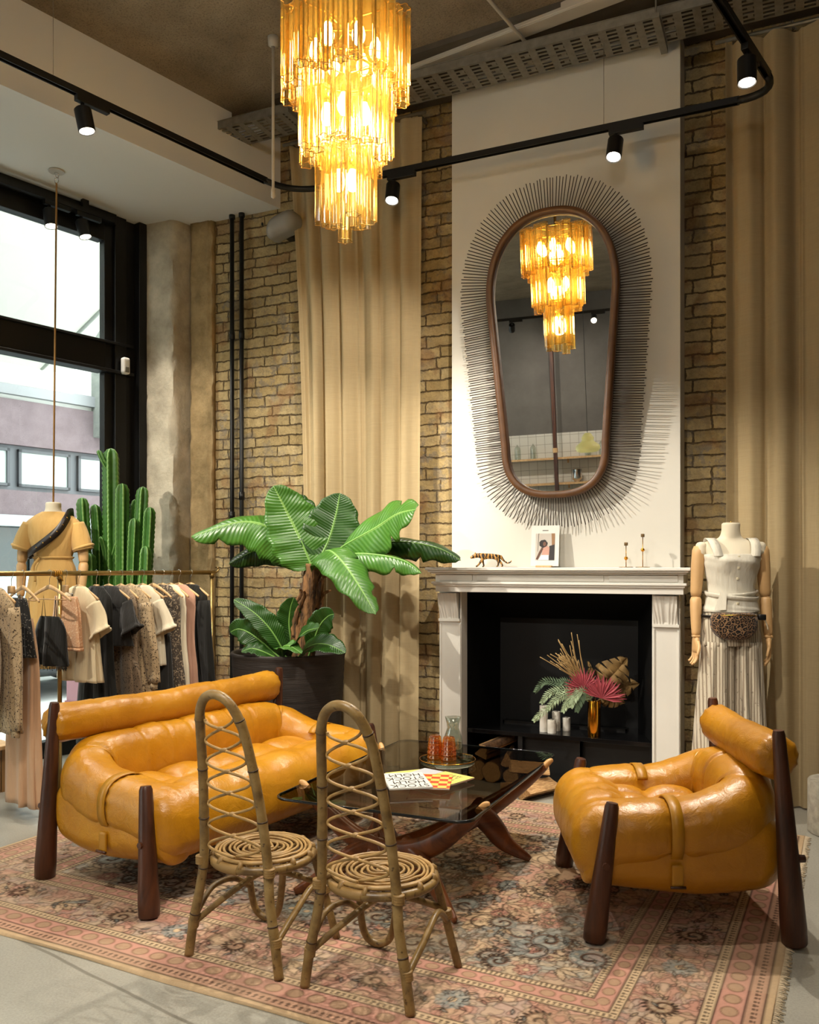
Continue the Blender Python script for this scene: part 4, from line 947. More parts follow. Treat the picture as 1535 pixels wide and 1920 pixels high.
# ================================================================ MIRROR
def sunburst():
    r = thing('sunburst_mirror', 'tall egg-shaped mirror with bronze rods radiating from a walnut frame', 'mirror', (-1.352, 5.272, 1.665)); r.rotation_euler = (radians(4.4), 0, radians(-1.4))
    pts = []
    def arc(cz, a, b_, t0, t1, e, n): return [(a*se(t0+(t1-t0)*i/n, e)[0], cz+b_*se(t0+(t1-t0)*i/n, e)[1]) for i in range(n+1)]
    raw = arc(1.42, .402, .50, 0, pi, 2.3, 90)+arc(.50, .325, .315, pi, 2*pi, 2.6, 90); raw.append(raw[0])
    # resample evenly
    S = [0]
    for p, q in zip(raw, raw[1:]): S.append(S[-1]+math.hypot(q[0]-p[0], q[1]-p[1]))
    def ev(s):
        s %= S[-1]; import bisect
        i = min(len(raw)-2, bisect.bisect_right(S, s)-1); t = (s-S[i])/max(1e-9, S[i+1]-S[i]); return (raw[i][0]+(raw[i+1][0]-raw[i][0])*t, raw[i][1]+(raw[i+1][1]-raw[i][1])*t)
    def nrm(s):
        a, b_ = ev(s-.05), ev(s+.05); d = (b_[0]-a[0], b_[1]-a[1]); l = math.hypot(*d); return (d[1]/l, -d[0]/l)
    M_ = 160; base = [(ev(S[-1]*i/M_), nrm(S[-1]*i/M_)) for i in range(M_)]
    off = lambda o, y: [(p[0]+n_[0]*o, y, p[1]+n_[1]*o) for p, n_ in base]
    prof = [(.018, -.030), (.018, .012), (-.020, .012), (-.026, -.004), (-.026, -.034), (-.020, -.042), (.010, -.042)]
    vs = [off(o, y) for o, y in prof]; MB().rings(vs, caps=False, closed=True).build('frame', m_wframe, r, fix=True)
    g = MB(); g.rings([off(-.022, -.006), off(-.022, .002)]); g.build('mirror_glass', m_mirror, r, smooth=False, fix=True)
    MB().rings([off(-.02, .004), off(-.02, .03)]).build('back_board', m_wframe, r, smooth=False, fix=True)
    n = 288; rest = MB()
    for i in range(n):
        s = S[-1]*i/n; p = ev(s); d = nrm(s); L = .186+.006*sin(i*2.1); y = .004+.006*sin(i*1.7)
        a = (p[0]+d[0]*.012, y, p[1]+d[1]*.012); b_ = (p[0]+d[0]*(.015+L), y+.004*sin(i*3.3), p[1]+d[1]*(.015+L))
        if i % 3 == 0: MB().cyl(a, b_, .0029, n=6).build('rod', m_spoke, r)
        else: rest.cyl(a, b_, .0029, n=6)
    o = rest.build('rod_fan', m_spoke, r); o['kind'] = 'stuff'
    MB().bb(-.03, .03, .03, .10, 1.55, 1.63).build('hanging_bracket', m_black, r, smooth=False)
    MB().bb(-.03, .03, .03, .05, .2, .26).build('spacer', m_black, r, smooth=False)
sunburst()
# ================================================================ CHANDELIER
def chandelier():
    cx, cy = -1.837, 3.393; r = thing('chandelier', 'three-tier chandelier of fluted amber glass tubes with glowing bulbs', 'chandelier', (cx, cy, 0)); rr = random.Random(3)
    def star(x, y, z, R_, ph, k=1): return [(x+R_*k*(1+.17*cos(5*a+ph))*cos(a), y+R_*k*(1+.17*cos(5*a+ph))*sin(a), z) for a in [2*pi*i/30 for i in range(30)]]
    tiers = [(.252, 27, 3.545, 3.885, .030), (.176, 18, 3.262, 3.64, .030), (.098, 9, 2.955, 3.335, .031)]
    ball = MB()
    for ti, (R_, n, z0, z1, rt) in enumerate(tiers):
        for i in range(n):
            a = 2*pi*(i+.5*(ti % 2))/n; dr = .012 if i % 2 else -.006; dz = (.035 if i % 3 == 0 else 0)+rr.uniform(-.012, .012); x, y = (R_+dr)*cos(a), (R_+dr)*sin(a); ph = rr.uniform(0, 6)
            if ti == 2 and i == 7: dz = .06
            zz = [z0-dz+(z1-z0)*q/6 for q in range(7)]
            t = MB().rings([star(x, y, z, rt, ph, 1+.02*sin(q*2.2+i)) for q, z in enumerate(zz)], caps=False).build('glass_tube', m_amber, r)
            for zz_ in (zz[0], zz[-1]): MB().tube(star(x, y, zz_, rt, ph), .0019, 5, closed=True).build('tube_rim', m_amberrim, t)
        MB().tube([((R_-.036)*cos(a), (R_-.036)*sin(a), z1-.02) for a in [2*pi*q/36 for q in range(36)]], .005, 6, closed=True).build('tier_ring', m_brass, r)
        sp_ = MB()
        for q in range(3): a = q*2*pi/3; sp_.cyl((0, 0, z1-.02), ((R_-.036)*cos(a), (R_-.036)*sin(a), z1-.02), .004, n=6)
        sp_.build('tier_spider', m_brass, r)
    MB().cyl((0, 0, 3.05), (0, 0, 4.0), .011).build('stem', m_brass, r)
    for R_, n, z, pw in ((.135, 6, 3.745, 0), (.085, 4, 3.455, 0), (.03, 2, 3.155, 0)):
        for i in range(n):
            a = 2*pi*i/n+.4; x, y = R_*cos(a), R_*sin(a)
            b_ = MB().lathe([(0, -.062), (.016, -.058), (.027, -.04), (.030, -.018), (.024, .008), (.014, .03), (.012, .04)], 14, (x, y, z)).build('bulb', m_bulb, r)
            MB().cyl((x, y, z+.035), (x, y, z+.08), .014).build('socket', m_brass, b_); MB().cyl((0, 0, z+.075), (x, y, z+.075), .004, n=6).build('lamp_arm', m_brass, r)
    for i in range(14):
        z = 4.02+i*.045; M_ = Matrix.Rotation(pi/2*(i % 2), 3, 'Z'); MB().tube([M_ @ Vector((.010*cos(a), 0, z+.024*sin(a)+.0)) for a in [2*pi*q/12 for q in range(12)]], .0028, 5, closed=True).build('chain_link', m_brass, r)
    MB().lathe([(0, CZ-.045), (.05, CZ-.04), (.065, CZ-.012), (.065, CZ-.002), (0, CZ-.002)], 24).build('ceiling_rose', m_brass, r)
    for z, w_ in ((3.66, 18), (3.37, 11), (3.10, 6)): point((cx, cy, z-.0), w_, .06)
chandelier()
# ================================================================ REAR OF THE SHOP, seen in the mirror
def rear():
    Mz = Matrix.Rotation(radians(-14.13), 3, 'Z')
    for z, lb in ((1.86, 'upper pale wooden wall shelf on the tiled rear wall'), (1.41, 'lower pale wooden wall shelf on the tiled rear wall')):
        p = wp(RW+.16, -2.9, z); r = thing('wall_shelf', lb, 'shelf', p)
        MB().box(Mz @ Vector((0, 0, -.015)), (3.2, .28, .03), M=Mz).build('board', m_palew, r, smooth=False)
        for x in (-1.2, 0, 1.2): MB().box(Mz @ Vector((x, -.12, -.06)), (.03, .03, .1), M=Mz).build('bracket', m_palew, r, smooth=False)
    i = 0
    for k in (-4.05, -3.78, -3.50, -2.55, -2.30):
        p = wp(RW+.18, k, 1.861); r = thing('glass_cloche', 'clear tall glass cloche on the upper rear shelf, '+{-4.05: 'first', -3.78: 'second', -3.50: 'third', -2.55: 'fourth', -2.30: 'fifth'}[k]+' of five from one end', 'cloche', p, 0, 'glass cloches on the upper rear shelf'); MB().lathe([(.055, 0), (.055, .17), (.05, .205), (.03, .23), (0, .238)], 20).build('dome', m_clear, r); MB().lathe([(0, .238), (.012, .242), (.014, .258), (0, .268)], 12).build('knob', m_clear, r)
    p = wp(RW+.18, -2.75, 1.411); r = thing('metal_canister', 'polished steel canister on the lower rear shelf', 'canister', p); MB().lathe([(0, 0), (.045, 0), (.05, .02), (.085, .05), (.09, .07), (.09, .22), (.085, .225), (.08, .22), (.08, .08), (0, .07)], 24).build('body', m_chrome, r, angle=40)
    p = wp(RW+.35, -3.10, 0); r = thing('rear_post', 'slim brown timber post in front of the rear shelves', 'post', p); MB().bb(-.03, .03, -.03, .03, 0, CZ-.001).build('post', m_rose, r, smooth=False); MB().bb(-.036, .036, -.036, .036, 1.95, 2.03).build('collar', m_palew, r, smooth=False)
    p = (-2.52, .10, 0); r = thing('pendant_lamp', 'pale yellow bell-shaped pendant lamp hanging at the rear, seen in the mirror', 'pendant lamp', p); zz = 2.02
    MB().cyl((0, 0, zz+.2), (0, 0, CZ-.02), .003, n=6).build('cord', m_black, r); MB().lathe([(.0, .22), (.03, .22), (.05, .20), (.075, .16), (.07, .13), (.085, .11), (.14, .07), (.15, .03), (.13, .0), (.10, -.015), (0, -.02)], 28, (0, 0, zz)).build('shade', mat('pale_yellow_enamel', 'd8cf86', .35, emis=.35), r); MB().lathe([(0, CZ-.03), (.05, CZ-.03), (.05, CZ-.002), (0, CZ-.002)], 16).build('ceiling_rose', m_black, r)
    for q_, k in ((-2.8, .9), (-.4, -.3), (-2.2, 2.4)):  # added ceiling lamps, outside the mirror's view, to fill the room with light
        p = wp(q_, k, CZ-.05); r = thing('added_ceiling_fill', 'unseen round white fill lamp added on the ceiling over the rear of the shop', 'ceiling lamp', p, 0, 'added fill lamps on the rear ceiling'); MB().lathe([(0, .048), (.18, .048), (.18, 0), (.165, -.005), (0, -.005)], 32).build('housing', m_white, r, angle=40); MB().lathe([(0, -.0055), (.16, -.0055), (.155, -.014), (0, -.016)], 32).build('diffuser', mat('diffuser', 'fff0dc', .5, emis=3), r); point((p[0], p[1], p[2]-.12), 60, .16, NEUT)
rear()
# ================================================================ BANANA PLANT
def leaf_obj(name, m, parent, pts, width, hint, fold=.25, droop=.0, ru=26, petiole=.12, wave=.012, seed=0, tears=0):
    P_ = crom(pts, 10); k = len(P_)-1; rr = random.Random(seed); nv = 12; hint = Vector(hint); vs = []; uv = []
    cuts = sorted(rr.random() for _ in range(tears))
    for i, p in enumerate(P_):
        u = i/k; T = (P_[min(i+1, k)]-P_[max(i-1, 0)]).normalized(); side = T.cross(hint).normalized(); nr = side.cross(T).normalized()
        q = max(0, (u-petiole)/(1-petiole)); w_ = width*(sin(pi*min(1, q**.72))**.62 if q > 0 else 0)+.008*(1-u)
        if u > .97: w_ *= .35
        for j in range(nv+1):
            v = j/nv*2-1; ww = w_*(1+.05*sin(u*37+seed+(1 if v > 0 else 4))*abs(v)**3)
            for c_ in cuts:
                if abs(u-c_) < .018 and (v > 0) == (int(c_*1000) % 2 == 0): ww *= 1-.35*abs(v)
            lift = fold*abs(v)*ww-droop*abs(v)**2*ww+wave*sin(u*31+v*3+seed)*abs(v)*(w_/max(width, .01))
            vs.append(p+side*v*ww*cos(fold*.8)*(1-.25*droop*abs(v))+nr*lift); uv.append((u*.9, j/nv))
    mb = MB(); fs = [(i*(nv+1)+j, i*(nv+1)+j+1, (i+1)*(nv+1)+j+1, (i+1)*(nv+1)+j) for i in range(k) for j in range(nv)]; mb.add(vs, fs)
    o = mb.build(name, m, parent, solid=.0016); ul = o.data.uv_layers.new(name='uv')
    for lp in o.data.loops: ul.data[lp.index].uv = uv[lp.vertex_index]
    rib = MB().tube(P_, [.0075-.006*i/k for i in range(k+1)], 7); rib.build('midrib', m_midrib, o); return o
m_midrib = mat('leaf_midrib', '6c9446', .45)
def banana():
    PX, PY = -3.088, 4.901; r = thing('potted_banana_plant', 'banana plant with broad glossy leaves in a large dark clay planter', 'potted plant', (PX, PY, 0)); L = lambda p: (p[0]-PX, p[1]-PY, p[2])
    prof = [(0, .001), (.315, .001), (.325, .02)]+[(.335+.042*(i/40)+.0014*sin(i*2.4), .03+.78*i/40) for i in range(41)]+[(.385, .825), (.378, .836), (.362, .832), (.355, .80), (.35, .70)]
    MB().lathe(prof, 56).build('planter', m_planter, r)
    MB().lathe([(.352, .745), (.2, .765), (0, .775)], 32).build('soil', m_soil, r)
    # trunk with ragged old leaf sheaths
    rs = []; tp = crom([L((-2.97, 4.87, .76)), L((-2.955, 4.87, 1.0)), L((-2.90, 4.86, 1.22)), L((-2.87, 4.85, 1.42))], 8)
    for i, p in enumerate(tp):
        u = i/(len(tp)-1); R_ = .082-.03*u; rs.append([(p.x+R_*(1+.16*sin(3*a+u*6)+.10*noise.noise(Vector((a*2, u*6, 1))))*cos(a), p.y+R_*(1+.16*sin(3*a+u*6))*sin(a), p.z) for a in [2*pi*q/20 for q in range(20)]])
    MB().rings(rs).build('trunk', m_trunk, r, wrinkle=(.012, 22))
    rr = random.Random(2)
    for i in range(9):
        a = rr.uniform(0, 6.28); z0 = rr.uniform(.85, 1.15); h = rr.uniform(.18, .32); c_ = Vector(L((-2.94, 4.87, 0))); pts = [c_+Vector((.075*cos(a), .075*sin(a), z0)), c_+Vector((.09*cos(a)+.02, .09*sin(a), z0+h*.5)), c_+Vector((.075*cos(a+.3)+.05, .075*sin(a+.3), z0+h)), c_+Vector((.11*cos(a+.4)+.07, .11*sin(a+.4), z0+h*1.15))]
        P_ = crom(pts, 5); m_ = MB(); m_.tube(P_, [.022*(1-.75*q/len(P_)) for q in range(len(P_))], 6, sq=.4); m_.build('dry_sheath', m_trunk, r, wrinkle=(.006, 40))
    B = (-2.87, 4.85, 1.38); cam_ = (.51, -.86, .1)
    def lf(m, pts, w_, hint, **k): leaf_obj('leaf', m, r, [L(p) for p in pts], w_, hint, **k)
    lf(m_leaf, [B, (-3.05, 4.80, 1.60), (-3.30, 4.70, 1.70), (-3.62, 4.55, 1.60)], .19, (.25, -.75, .65), fold=-.1, droop=.5, petiole=.06, seed=1, tears=2)
    lf(m_leafd, [B, (-3.10, 4.92, 1.55), (-3.32, 4.88, 1.52), (-3.50, 4.80, 1.42)], .13, (.3, -.85, .4), fold=-.05, droop=.6, petiole=.1, seed=2)
    lf(m_leafd, [B, (-3.04, 5.02, 1.66), (-3.16, 5.08, 1.82), (-3.20, 5.06, 1.88)], .13, cam_, fold=.2, petiole=.1, seed=12)
    lf(m_leaf, [B, (-2.93, 4.82, 1.55), (-3.02, 4.78, 1.75), (-3.09, 4.72, 1.93)], .20, (.62, -.76, .15), fold=.10, droop=.1, petiole=.03, seed=3)
    lf(m_leafd, [B, (-2.80, 4.92, 1.56), (-2.76, 4.96, 1.74), (-2.74, 4.98, 1.89)], .19, (.45, -.88, .1), fold=.14, petiole=.03, seed=4)
    lf(m_leaf, [B, (-2.62, 4.80, 1.53), (-2.36, 4.74, 1.64), (-2.18, 4.68, 1.72), (-2.03, 4.62, 1.74)], .175, (.25, -.80, .5), fold=-.08, droop=.25, petiole=.26, seed=5, tears=2)
    lf(m_leaf, [B, (-2.66, 4.66, 1.50), (-2.50, 4.56, 1.44), (-2.34, 4.50, 1.28), (-2.22, 4.47, 1.12)], .145, (.45, -.62, .62), fold=.05, droop=.35, petiole=.05, seed=6, tears=5)
    lf(m_leafd, [B, (-2.55, 4.86, 1.52), (-2.28, 4.90, 1.56), (-2.02, 4.92, 1.52), (-1.86, 4.92, 1.44)], .105, (.1, -.75, .65), fold=-.05, droop=.7, petiole=.15, seed=7, tears=4)
    lf(m_leaf, [B, (-2.60, 4.76, 1.47), (-2.38, 4.72, 1.48), (-2.15, 4.70, 1.44), (-2.02, 4.68, 1.36)], .095, (.2, -.55, .8), fold=-.1, droop=.8, petiole=.15, seed=8, tears=6)
    for pts, w_, h, s_ in (([(-3.00, 4.75, .80), (-3.06, 4.66, .98), (-3.15, 4.60, 1.10), (-3.28, 4.55, 1.19)], .075, (.6, -.7, .3), 1), ([(-2.98, 4.74, .80), (-2.86, 4.62, .92), (-2.74, 4.55, 1.0), (-2.62, 4.50, 1.03)], .085, (.2, -.6, .75), 2), ([(-2.95, 4.78, .80), (-2.78, 4.68, .90), (-2.62, 4.60, .92), (-2.47, 4.56, .88)], .085, (.2, -.7, .7), 3), ([(-3.03, 4.72, .80), (-3.15, 4.60, .95), (-3.24, 4.56, 1.0), (-3.30, 4.54, .98)], .08, (.5, -.85, .1), 4), ([(-3.0, 4.70, .80), (-2.93, 4.58, .89), (-2.84, 4.52, .91), (-2.74, 4.50, .87)], .055, (.2, -.5, .8), 5), ([(-3.02, 4.68, .80), (-3.08, 4.58, .86), (-3.14, 4.54, .88), (-3.20, 4.52, .86)], .055, (.3, -.5, .8), 6), ([(-3.0, 4.82, .80), (-3.02, 4.80, 1.0), (-3.0, 4.78, 1.12), (-2.96, 4.76, 1.2)], .08, (.5, -.85, .1), 7), ([(-2.9, 4.84, .80), (-2.80, 4.80, 1.0), (-2.72, 4.78, 1.08), (-2.66, 4.76, 1.1)], .08, (.4, -.85, .1), 8)):
        leaf_obj('shoot_leaf', m_leafd if s_ != 5 else m_leaf, r, [L(p) for p in pts], w_, h, fold=.15, petiole=.12, wave=.006, seed=s_+20)
banana()
# ================================================================ CACTUS
def cactus():
    CX, CY = -4.44, 4.74; r = thing('potted_cactus', 'tall branching candelabra cactus by the window behind the clothes rail', 'cactus', (CX, CY, 0))
    MB().lathe([(0, .001), (.17, .001), (.18, .02), (.215, .44), (.222, .46), (.205, .46), (.20, .40), (0, .40)], 36).build('pot', m_terra, r, angle=45); MB().lathe([(.198, .41), (0, .42)], 24).build('soil', m_soil, r)
    m, nt, b = new_mat('cactus_skin'); at = N(nt, 'ShaderNodeAttribute', attribute_name='ridge'); n = noise_tex(nt, coords(nt), 18, 3)
    g = mixc(nt, n.outputs[0], lin('1f4712'), lin('3c7420')); c_ = mixc(nt, ramp(nt, at.outputs['Fac'], [(.55, 0.), (.95, .85)]), g, lin('8fbb68')); nt.links.new(c_, b.inputs['Base Color']); b.inputs['Roughness'].default_value = .5
    # camera-right direction used only to spread the arms the way the photo shows them
    def stem(base, top, R_, ph, name='arm'):
        base, top = Vector(base), Vector(top); H_ = (top-base).length; nz_ = max(12, int(H_/.011)); vs = []; col = []; n = 40; ax = (top-base).normalized()
        bow = Vector((noise.noise(top*3)*.02, noise.noise(top*5)*.02, 0))
        for i in range(nz_+1):
            u = i/nz_; e_ = max(0, (u*H_-(H_-R_*1.5))/(R_*1.5)); rr_ = R_*(sqrt(max(0, 1-e_**2.2)))*(1-.25*exp(-u*H_/.05)); c0 = base+ax*u*H_+bow*sin(pi*u)
            for k in range(n):
                a = 2*pi*k/n; rd_ = abs(cos(2.5*a+ph)); cren = 1+.07*sin(u*H_*2*pi/.035)*rd_**8
                q = (.60+.40*rd_**1.6)*cren; vs.append(c0+Vector((cos(a), sin(a), 0))*rr_*q); col.append(rd_**9)
        mb = MB().add(vs, [(i*n+k, i*n+(k+1) % n, (i+1)*n+(k+1) % n, (i+1)*n+k) for i in range(nz_) for k in range(n)])
        o = mb.build(name, m, r); a_ = o.data.attributes.new('ridge', 'FLOAT', 'POINT'); a_.data.foreach_set('value', col); return o
    ux, uy = .912, .409
    def P_(s, z, d=0): return (s*ux-d*uy, s*uy+d*ux, z)
    stem(P_(-.02, .42), P_(-.035, 2.255), .062, 0, 'main_stem')
    for s0, z0, s1, z1, R_, d in ((-.06, .8, -.235, 1.90, .046, -.02), (-.05, .9, -.165, 1.855, .042, .03), (-.04, 1.0, -.09, 1.80, .038, .06), (.03, .8, .055, 2.0, .050, -.03), (.04, .85, .13, 1.895, .044, .05), (.05, .75, .195, 1.98, .048, .0), (.06, .8, .255, 1.83, .044, -.04), (.04, 1.0, .15, 1.75, .040, -.06), (-.05, .7, -.16, 1.50, .045, -.08), (.05, .6, .24, 1.55, .045, -.09)):
        sb = MB(); stem(P_(s0, z0, d*.3), P_(s0+(s1-s0)*.85, z0+(z1-z0)*.38, d), R_*.85, s0*40); stem(P_(s0+(s1-s0)*.82, z0+(z1-z0)*.34, d), P_(s1, z1, d), R_, s1*31)
    for s0, z0, s1, z1 in ((-.04, 2.08, -.115, 2.24), (-.05, 2.13, -.09, 2.17), (-.07, 1.45, -.10, 1.62), (-.03, 1.42, .02, 1.58)): stem(P_(s0, z0, -.02), P_(s1, z1, -.03), .022, s1*50)
cactus()
# ================================================================ CLOTHES RAIL
KR, RZ = -4.72, 1.362
def rail():
    o = wp(0, KR); r = thing('clothes_rail', 'brass pipe clothes rail hung with garments in front of the window', 'clothes rail', (o[0], o[1], 0), radians(75.87))
    # local x runs along the rail
    MB().cyl((1.35, 0, RZ), (3.80, 0, RZ), .0145, n=14).build('rail', m_rail, r)
    for t in (1.42, 2.663, 3.778):
        u = MB().cyl((t, 0, .012), (t, 0, RZ-.012), .0125, n=14).build('upright', m_rail, r); MB().lathe([(0, .001), (.07, .001), (.07, .008), (.02, .016), (.018, .04), (0, .04)], 20, (t, 0, 0)).build('foot', m_rail, u); MB().cyl((t, 0, RZ-.035), (t, 0, RZ-.005), .018, n=14).build('collar', m_rail, u)
    MB().tube(crom([(3.80, 0, RZ), (3.825, 0, RZ+.005), (3.838, 0, RZ+.022), (3.828, 0, RZ+.036)], 5), .006, 8).build('end_hook', m_rail, r)
    m_ = MB()
    for i in range(4): m_.tube([(2.63+.012*i, .0175*cos(a), RZ+.0175*sin(a)) for a in [2*pi*q/14 for q in range(14)]], .0042, 5, closed=True)
    m_.tube([(2.655, -.012, RZ-.01), (2.672, -.02, RZ-.045)], .0045, 6); m_.build('leather_wrap', m_strap, r)
rail()
RA = -14.13
def hanger(t, yaw, label, clip=False, w_=.20):
    p = wp(t, KR, RZ); r = thing('clothes_hanger', label, 'hanger', p, radians(RA+yaw), 'wooden hangers on the clothes rail')
    hk = [(0, 0, -.075), (0, 0, -.040)]+[(.0195*sin(a), 0, .0015+.0195*-cos(a)) for a in [i*.35 for i in range(0, 12)]]
    MB().tube([(0, 0, -.075), (0, 0, -.030), (.006, 0, -.022), (.018, 0, -.006), (.0195, 0, .006), (.012, 0, .017), (0, 0, .0205), (-.012, 0, .017), (-.0185, 0, .006)], .0016, 6).build('hook', m_chrome, r)
    if clip:
        MB().softbox((0, 0, -.090), (.028, .009, .022), .006, (6, 4, 6)).build('wooden_block', m_palew, r, fix=True)
        for sx in (-1, 1): MB().cyl((sx*.02, 0, -.11), (sx*.07, 0, -.125), .0018, n=6).build('wire_arm', m_chrome, r); MB().softbox((sx*.075, 0, -.13), (.008, .006, .014), .003, (3, 3, 4)).build('clip', m_chrome, r, fix=True)
    else:
        rs = []
        for i in range(25):
            x = -w_+2*w_*i/24; z = -.078-.075*(abs(x)/w_)**1.35; hh = .014*(1-.45*abs(x)/w_); th = .0065*(1-.2*abs(x)/w_); rs.append([(x, th*cos(a), z+hh*sin(a)) for a in [2*pi*k/10 for k in range(10)]])
        MB().rings(rs).build('wooden_shoulders', m_palew, r, fix=True); MB().cyl((-w_*.8, 0, -.150), (w_*.8, 0, -.150), .0035, n=8).build('trouser_bar', m_palew, r)
    return r
def cloth_tube(mb, secs, n=56, waves=7, amp=.0, seed=0, axis=None):
    """secs (cx, cy, z, rx, ry, fold) rings from top to bottom"""
    rs = []
    for (cx, cy, z, rx, ry, fo) in secs:
        r_ = []
        for k in range(n):
            a = 2*pi*k/n; w_ = fo*(sin(waves*a+seed+z*2.0)+.5*sin((waves*2-3)*a+seed*2.3)); ca, sa = se(a, 2.0)
            r_.append((cx+ca*rx*(1+.12*w_), cy+sa*ry+sa*w_*.020+ .010*w_*(abs(ca)), z))
        rs.append(r_)
    mb.rings(rs, caps=False)
def garment(kind, t, yaw, name, label, cat, m, hem, hw=.19, flare=1.05, sleeve=None, seed=0, th=.027, neck=.06, group=None, extra=None, hk=None):
    hl = {'floral': 'patterned', 'x': ''}
    p = wp(t, KR, RZ); r = thing(name, label, cat, p, radians(RA+yaw), group); z0 = hem-RZ; mb = MB()
    S = []
    if kind in ('tee', 'dress', 'coat'):
        top = [(-.078, neck, .014), (-.090, neck+.03, .020), (-.115, .125, .024), (-.140, .165, .027), (-.165, hw, .030), (-.20, hw, .034)]
        for z, w_, d in top: S.append((0, 0, z, w_, d, 0))
        n = 26
        for i in range(1, n+1):
            u = i/n; z = -.20+(z0+.20)*u; w_ = hw*(1-.10*sin(pi*min(1, u*1.6)) if kind == 'dress' else 1-.03*sin(pi*u))*(1+(flare-1)*u**1.3); S.append((0, .004*sin(u*5+seed), z, w_, th*(1+.5*u), .15+.85*u))
    else:  # 'strap', 'skirt', 'shorts'
        zt = -.25 if kind == 'strap' else -.135; wt = hw*.62 if kind == 'strap' else hw*.8
        n = 26
        for i in range(n+1):
            u = i/n; z = zt+(z0-zt)*u; k_ = min(1, u*3.2) if kind == 'strap' else u**.7; w_ = wt+(hw-wt)*sin(pi/2*min(1, k_)); w_ *= 1+(flare-1)*u**1.2; S.append((0, .003*sin(u*6), z, w_, th*(.7+.7*u), .2+.8*u))
    cloth_tube(mb, S, seed=seed, waves=6+seed % 4)
    body = mb.build('body', m, r, solid=.0016)
    if kind == 'strap':
        for sx in (-1, 1): MB().tube([(sx*hw*.45, -.01, -.25), (sx*hw*.42, 0, -.13), (sx*hw*.40, .01, -.25)], .0022, 5).build('shoulder_strap', m, r)
    if sleeve:
        L_, w2, ang = sleeve
        for sx in (-1, 1):
            sm = MB(); a0 = Vector((sx*(hw-.035), 0, -.185)); d = Vector((sx*sin(ang), .12*sx*0, -cos(ang))); rs = []
            for i in range(15):
                u = i/14; c0 = a0+d*L_*u+Vector((sx*.0, .01*sin(u*4+seed), 0)); rx = .062+(w2-.062)*u; rx *= (1+.25*(u > .9) if L_ < .35 else 1+.18*sin(pi*u)); ry = rx*.42; r_ = []
                for k in range(28):
                    a = 2*pi*k/28; w_ = (.06+.10*u)*sin(5*a+seed+u*3); q = Vector((d.z*-1*sx*0+cos(a)*rx*(1+w_)*cos(ang), sin(a)*ry*(1+w_), cos(a)*rx*(1+w_)*sin(ang)*sx)); r_.append(c0+q)
                rs.append(r_)
            sm.rings(rs, caps=False).build('sleeve', m, r, solid=.0015)
            if L_ > .4: MB().loft([(c0.x, c0.y, c0.z-.035, rx*.55, ry*.9), (c0.x, c0.y, c0.z+.005, rx*.5, ry*.85)], 20, caps=False).build('cuff', m, r, solid=.002)
    if extra == 'fringe':
        fm = MB()
        for i in range(90):
            a = 2*pi*i/90; fm.tube([(hw*flare*cos(a), th*1.3*sin(a), z0+.004), (hw*flare*cos(a)+.004*sin(i*3), th*1.3*sin(a)+.003*cos(i*2), z0-.022-.006*sin(i*1.7))], .0014, 4)
        f = fm.build('fringe', m, r); f['kind'] = 'stuff'
    if extra == 'lace_hem':
        cloth_tube(MB(), S[-2:]); lm = MB(); s_ = S[-1]; cloth_tube(lm, [s_[:2]+(s_[2], s_[3]*1.01, s_[4]*1.02, s_[5]), s_[:2]+(s_[2]-.018, s_[3]*1.02, s_[4]*1.05, s_[5])], seed=seed, waves=6+seed % 4); lm.build('lace_hem', f_lace, r, solid=.002)
    return r
f_floral = fabric('cream_floral_print', 'b8a07c', 'floral', '3a2c20', scale=52); f_floral2 = fabric('taupe_floral_print', '8f7a62', 'floral', '2c221a', scale=60); f_dark = fabric('black_cloth', '15140f'); f_char = fabric('charcoal_cloth', '2a2825'); f_dots = fabric('black_dotted_cloth', '262422', 'dots', '6f6a60', scale=75)
f_beige = fabric('peach_beige_satin', 'd3a883', rough=.45); f_cream = fabric('cream_cotton', 'e2cfa9'); f_white = fabric('ivory_cotton', 'ddd0b4'); f_lace = fabric('peach_lace', 'd9a57c', 'floral', 'e9cda6', scale=80); f_blush = fabric('blush_cloth', 'b98f78'); f_mix = fabric('dark_mottled_print', '4a4036', 'floral', 'a8957a', scale=45)
